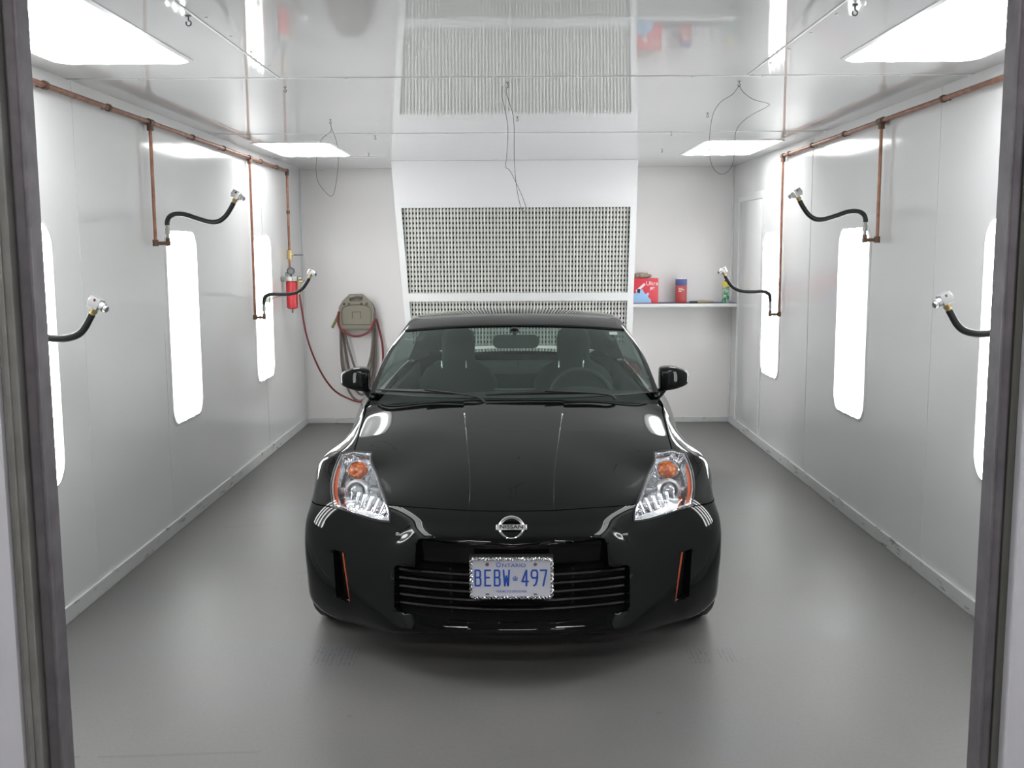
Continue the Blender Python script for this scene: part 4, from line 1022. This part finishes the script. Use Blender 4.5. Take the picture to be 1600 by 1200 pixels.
# black ceramic border + sticker on the windshield
def wsp(xfr, t_):
    r = t_*3; i = min(int(r),2); f = r-i
    a, b_ = GR[i], GR[i+1]; s0 = a[0]+(b_[0]-a[0])*f; z0 = a[1]+(b_[1]-a[1])*f; x3=a[2]+(b_[2]-a[2])*f; s3=a[3]+(b_[3]-a[3])*f; z3=a[4]+(b_[4]-a[4])*f
    return Vector((x3*xfr, s0+(s3-s0)*abs(xfr)**2.4, z0+(z3-z0)*abs(xfr)**2.4))
bm = B()
pts = [wsp(-.985+1.97*i/40,.0)+Vector((0,-.004,.004)) for i in range(41)]
tube(bm, pts, .004, 6)
obj('windshield_seal', bm, blackpl, ws)
bm = B(); tube(bm, [wsp(-1+2*i/40,1.0)+Vector((0,-.004,.003)) for i in range(41)], .0055, 6); obj('windshield_seal', bm, blackpl, ws)
stp = wsp(.865,.90)
bm = B(); box(bm, -.022,.022,-.0005,.0005,-.014,.014,0,2, Matrix.Translation(stp+Vector((0,-.012,.006))) @ Matrix.Rotation(math.radians(-62),4,'X')); obj('sticker', bm, mat('sticker_white',(.55,.62,.58),.5), ws, False)
# cowl under the windshield
bm = B(); rws=[]
for i in range(31):
    x = -.74+1.48*i/30; t_=abs(x)/.74
    s1 = 1.27+.10*t_**2.4; s2 = 1.335+.13*t_**2.4
    rws.append([bm.verts.new((x,s1+.02,.885-.01*t_)),bm.verts.new((x,(s1+s2)/2,.885)),bm.verts.new((x,s2,.90)),bm.verts.new((x,s2+.06,.88))])
for i in range(30):
    for j in range(3): bm.faces.new((rws[i][j],rws[i][j+1],rws[i+1][j+1],rws[i+1][j]))
bmesh.ops.recalc_face_normals(bm, faces=bm.faces); obj('cowl', bm, blackpl, car)
# wipers
for (x0,x1,xp) in ((-.70,-.20,-.30),(-.14,.45,.16)):
    bm = B(); n = 14; up = Vector((0,-.012,.018))
    line = []
    for i in range(n+1):
        x = x0+(x1-x0)*i/n; line.append(wsp(x/.715,.012+.022*math.sin(PI*i/n))+up)
    tube(bm, line, [.004+.006*math.sin(PI*i/n) for i in range(n+1)], 6)
    wpr = obj('wiper', bm, blackpl, car)
    bm = B(); tube(bm, smoothpts([wsp((x1+.06)/.715,-.0)+Vector((0,-.04,-.012)), wsp(x1/.715,.02)+Vector((0,-.035,.012)), wsp((x1+x0)/2/.715,.034)+Vector((0,-.022,.03))],6), [.009-.0004*i for i in range(13)], 8); obj('wiper_arm', bm, blackpl, wpr)

# mirrors
for sg in (1,-1):
    sec = [(.770,.030,.045,.0),(.774,.052,.060,.0),(.79,.062,.065,.0),(.835,.068,.066,.002),(.875,.062,.056,.001),(.908,.050,.044,.0),(.926,.036,.035,.0),(.932,.020,.025,.0)]
    bm = B(); rings=[]
    for (x,ry,rz,dz) in sec:
        ring=[]
        for k in range(20):
            a = 2*PI*k/20; ca, sa = math.cos(a), math.sin(a)
            ex = .5
            yy = math.copysign(abs(ca)**ex, ca)*ry*(1.25 if ca<0 else .75); zz = math.copysign(abs(sa)**ex, sa)*rz
            ring.append(bm.verts.new((sg*(x), 1.66+(x-.745)*.25+yy, .987+dz+zz)))
        rings.append(ring)
    for i in range(len(rings)-1):
        for k in range(20): bm.faces.new((rings[i][k],rings[i][(k+1)%20],rings[i+1][(k+1)%20],rings[i+1][k]))
    bm.faces.new(rings[0]); bm.faces.new(rings[-1]); bmesh.ops.recalc_face_normals(bm, faces=bm.faces)
    me_o = obj('side_mirror', bm, paint, car); md = me_o.modifiers.new('s','SUBSURF'); md.levels = 1; md.render_levels = 2
    bm = B(); tube(bm, smoothpts([(sg*.735,1.62,.895),(sg*.765,1.63,.91),(sg*.80,1.66,.935)],4), [.03,.028,.027,.026,.025,.024,.022,.02,.02], 10); obj('mirror_stalk', bm, paint, me_o)
    bm = B(); prism(bm, [(x*1.0,z) for x,z in rrect(.14,.095,.03,5)], lambda p: Vector((sg*.855+p[0],1.72,.985+p[1])), lambda p: Vector((sg*.855+p[0],1.726,.985+p[1]))); obj('mirror_glass', bm, chrome, me_o, False)

# wheels
for sg in (1,-1):
    for s0 in (AF, AR):
        M2 = Matrix.Translation((sg*(.775), s0, WR)) @ Matrix.Rotation(PI/2*sg,4,'Y')
        bm = B()
        lathe(bm, [(.228,-.10),(.27,-.115),(.305,-.112),(.322,-.095),(.328,-.05),(.3285,0),(.328,.05),(.322,.095),(.305,.112),(.27,.115),(.228,.10)], 64, M2, close=True)
        for k in range(64):
            pass
        wh = obj('tire', bm, tirem, car)
        bm = B()
        for y in (-.07,-.035,0,.035,.07):
            lathe(bm, [(.3286,y-.0035),(.3297,y-.003),(.3297,y+.003),(.3286,y+.0035)], 48, M2, close=True)
        obj('tread_groove', bm, blackpl, wh)
        bm = B(); lathe(bm, [(.228,-.10),(.228,.10),(.215,.10),(.205,.06),(.2,-.08),(.215,-.1)], 48, M2, close=True)
        lathe(bm, [(.0,.085),(.05,.085),(.06,.06),(0,.06)], 24, M2, close=True)
        for k in range(6):
            a = 2*PI*k/6; M3 = M2 @ Matrix.Rotation(a,4,'Z'); box(bm, .04,.215,-.022,.022,.055,.08,.006,2,M3)
        obj('rim', bm, alu, wh)
    # wheel well liners
    for s0 in (AF, AR):
        bm = B(); n=20; A_=[]
        for i in range(n+1):
            a = -.25+(PI+.5)*i/n; A_.append([bm.verts.new((sg*x, s0+.375*math.cos(a), .325+.375*math.sin(a))) for x in (.45,.865)])
        for i in range(n): bm.faces.new((A_[i][0],A_[i][1],A_[i+1][1],A_[i+1][0]))
        bm.faces.new([v[0] for v in A_]); obj('wheel_well', bm, blackpl, car)
bm = B(); box(bm, -.60,.60,.30,4.05,.16,.20,.01); box(bm,-.5,.5,.22,.9,.2,.5,.05); obj('underbody', bm, blackpl, car)

# interior
bm = B(); box(bm, -.70,.70,1.5,3.4,.22,.26); box(bm,-.735,-.70,1.5,3.7,.25,.87,.01); box(bm,.70,.735,1.5,3.7,.25,.87,.01); box(bm,-.62,.62,3.05,3.9,.5,.86,.04); obj('cabin_lining', bm, darkint, car)
bm = B(); rws=[]
for i in range(25):
    x = -.70+1.4*i/24; hump = .035*math.exp(-((x-.37)/.17)**2)+.018*math.exp(-(x/.22)**2)
    rws.append([bm.verts.new((x,s+.08*(abs(x)/.7)**2,z+hump*h_)) for s,z,h_ in ((1.36,.885,0),(1.5,.895,.2),(1.68,.90,1),(1.82,.885,1),(1.88,.83,.6),(1.88,.5,0))])
for i in range(24):
    for j in range(5): bm.faces.new((rws[i][j],rws[i][j+1],rws[i+1][j+1],rws[i+1][j]))
bmesh.ops.recalc_face_normals(bm, faces=bm.faces); obj('dashboard', bm, darkint, car)
for x in (-.37,.37):
    bm = B()
    box(bm, x-.24,x+.24,2.15,2.65,.36,.50,.05,3); st_ = obj('seat', bm, seatm, car)
    bm = B(); rings=[]
    for z,hw,hd,s in ((.45,.22,.06,2.62),(.55,.255,.075,2.66),(.70,.265,.075,2.71),(.84,.25,.065,2.76),(.92,.20,.055,2.79),(.97,.11,.05,2.81),(1.02,.105,.05,2.825),(1.10,.108,.048,2.845),(1.15,.095,.04,2.86),(1.17,.06,.02,2.865)):
        ring=[]
        for k in range(20):
            a=2*PI*k/20; ca,sa=math.cos(a),math.sin(a); ring.append(bm.verts.new((x+math.copysign(abs(ca)**.6,ca)*hw, s+math.copysign(abs(sa)**.7,sa)*hd, z)))
        rings.append(ring)
    for i in range(len(rings)-1):
        for k in range(20): bm.faces.new((rings[i][k],rings[i][(k+1)%20],rings[i+1][(k+1)%20],rings[i+1][k]))
    bm.faces.new(rings[0]); bm.faces.new(rings[-1]); bmesh.ops.recalc_face_normals(bm, faces=bm.faces)
    obj('seat_back', bm, seatm, st_)
    for dx in (-.076,.076):
        bm = B(); cyl(bm, (x-.02+dx,2.69,.93),(x-.02+dx,2.70,.975),.0055,8); obj('headrest_guide', bm, chrome, st_)
# steering wheel
Ms = Matrix.Translation((.372,2.02,.82)) @ Matrix.Rotation(math.radians(68),4,'X')
bm = B(); tube(bm, [Ms @ Vector((.182*math.cos(2*PI*k/48),.182*math.sin(2*PI*k/48),0)) for k in range(48)], .014, 10, closed=True)
sw = obj('steering_wheel', bm, mat('wheel_leather',(.035,.04,.04),.4), car)
bm = B(); lathe(bm, [(0,-.03),(.06,-.03),(.065,.01),(.05,.025),(0,.03)], 24, Ms)
for a in (90+15,-90-15+360,270-0): 
    pass
for a in (0, PI, -PI/2): box(bm, .05,.18,-.014,.014,-.008,.008,.004,2, Ms @ Matrix.Rotation(a,4,'Z'))
obj('wheel_hub', bm, blackpl, sw)
bm = B(); cyl(bm, (.37,1.80,.74),(.37,2.0,.81),.04,12); obj('steering_column', bm, blackpl, sw)
# inside mirror
bm = B(); rr2 = rrect(.26,.078,.036,6); prism(bm, [(a,b_) for a,b_ in rr2], lambda p: Vector((p[0]+.008,1.90,1.165+p[1])), lambda p: Vector((p[0]*.96+.008,1.875,1.165+p[1]*.9)))
bmesh.ops.recalc_face_normals(bm, faces=bm.faces)
im = obj('interior_mirror', bm, mat('mirror_back',(.03,.034,.034),.45), car)
bm = B(); cyl(bm, (.0,1.89,1.195),(.0,1.93,1.232),.012,10); cyl(bm,(0,1.915,1.222),(0,1.925,1.236),.028,14,.018); obj('mirror_mount', bm, blackpl, im)
bm = B(); box(bm, -.11,.11,1.70,1.72,.922,.926); obj('dash_vent_trim', bm, mat('vent_trim',(.12,.13,.13),.4), car, False)
for m_ in [m_ for m_ in bpy.data.materials if m_.name.startswith('pan') and m_.users==0]: bpy.data.materials.remove(m_)
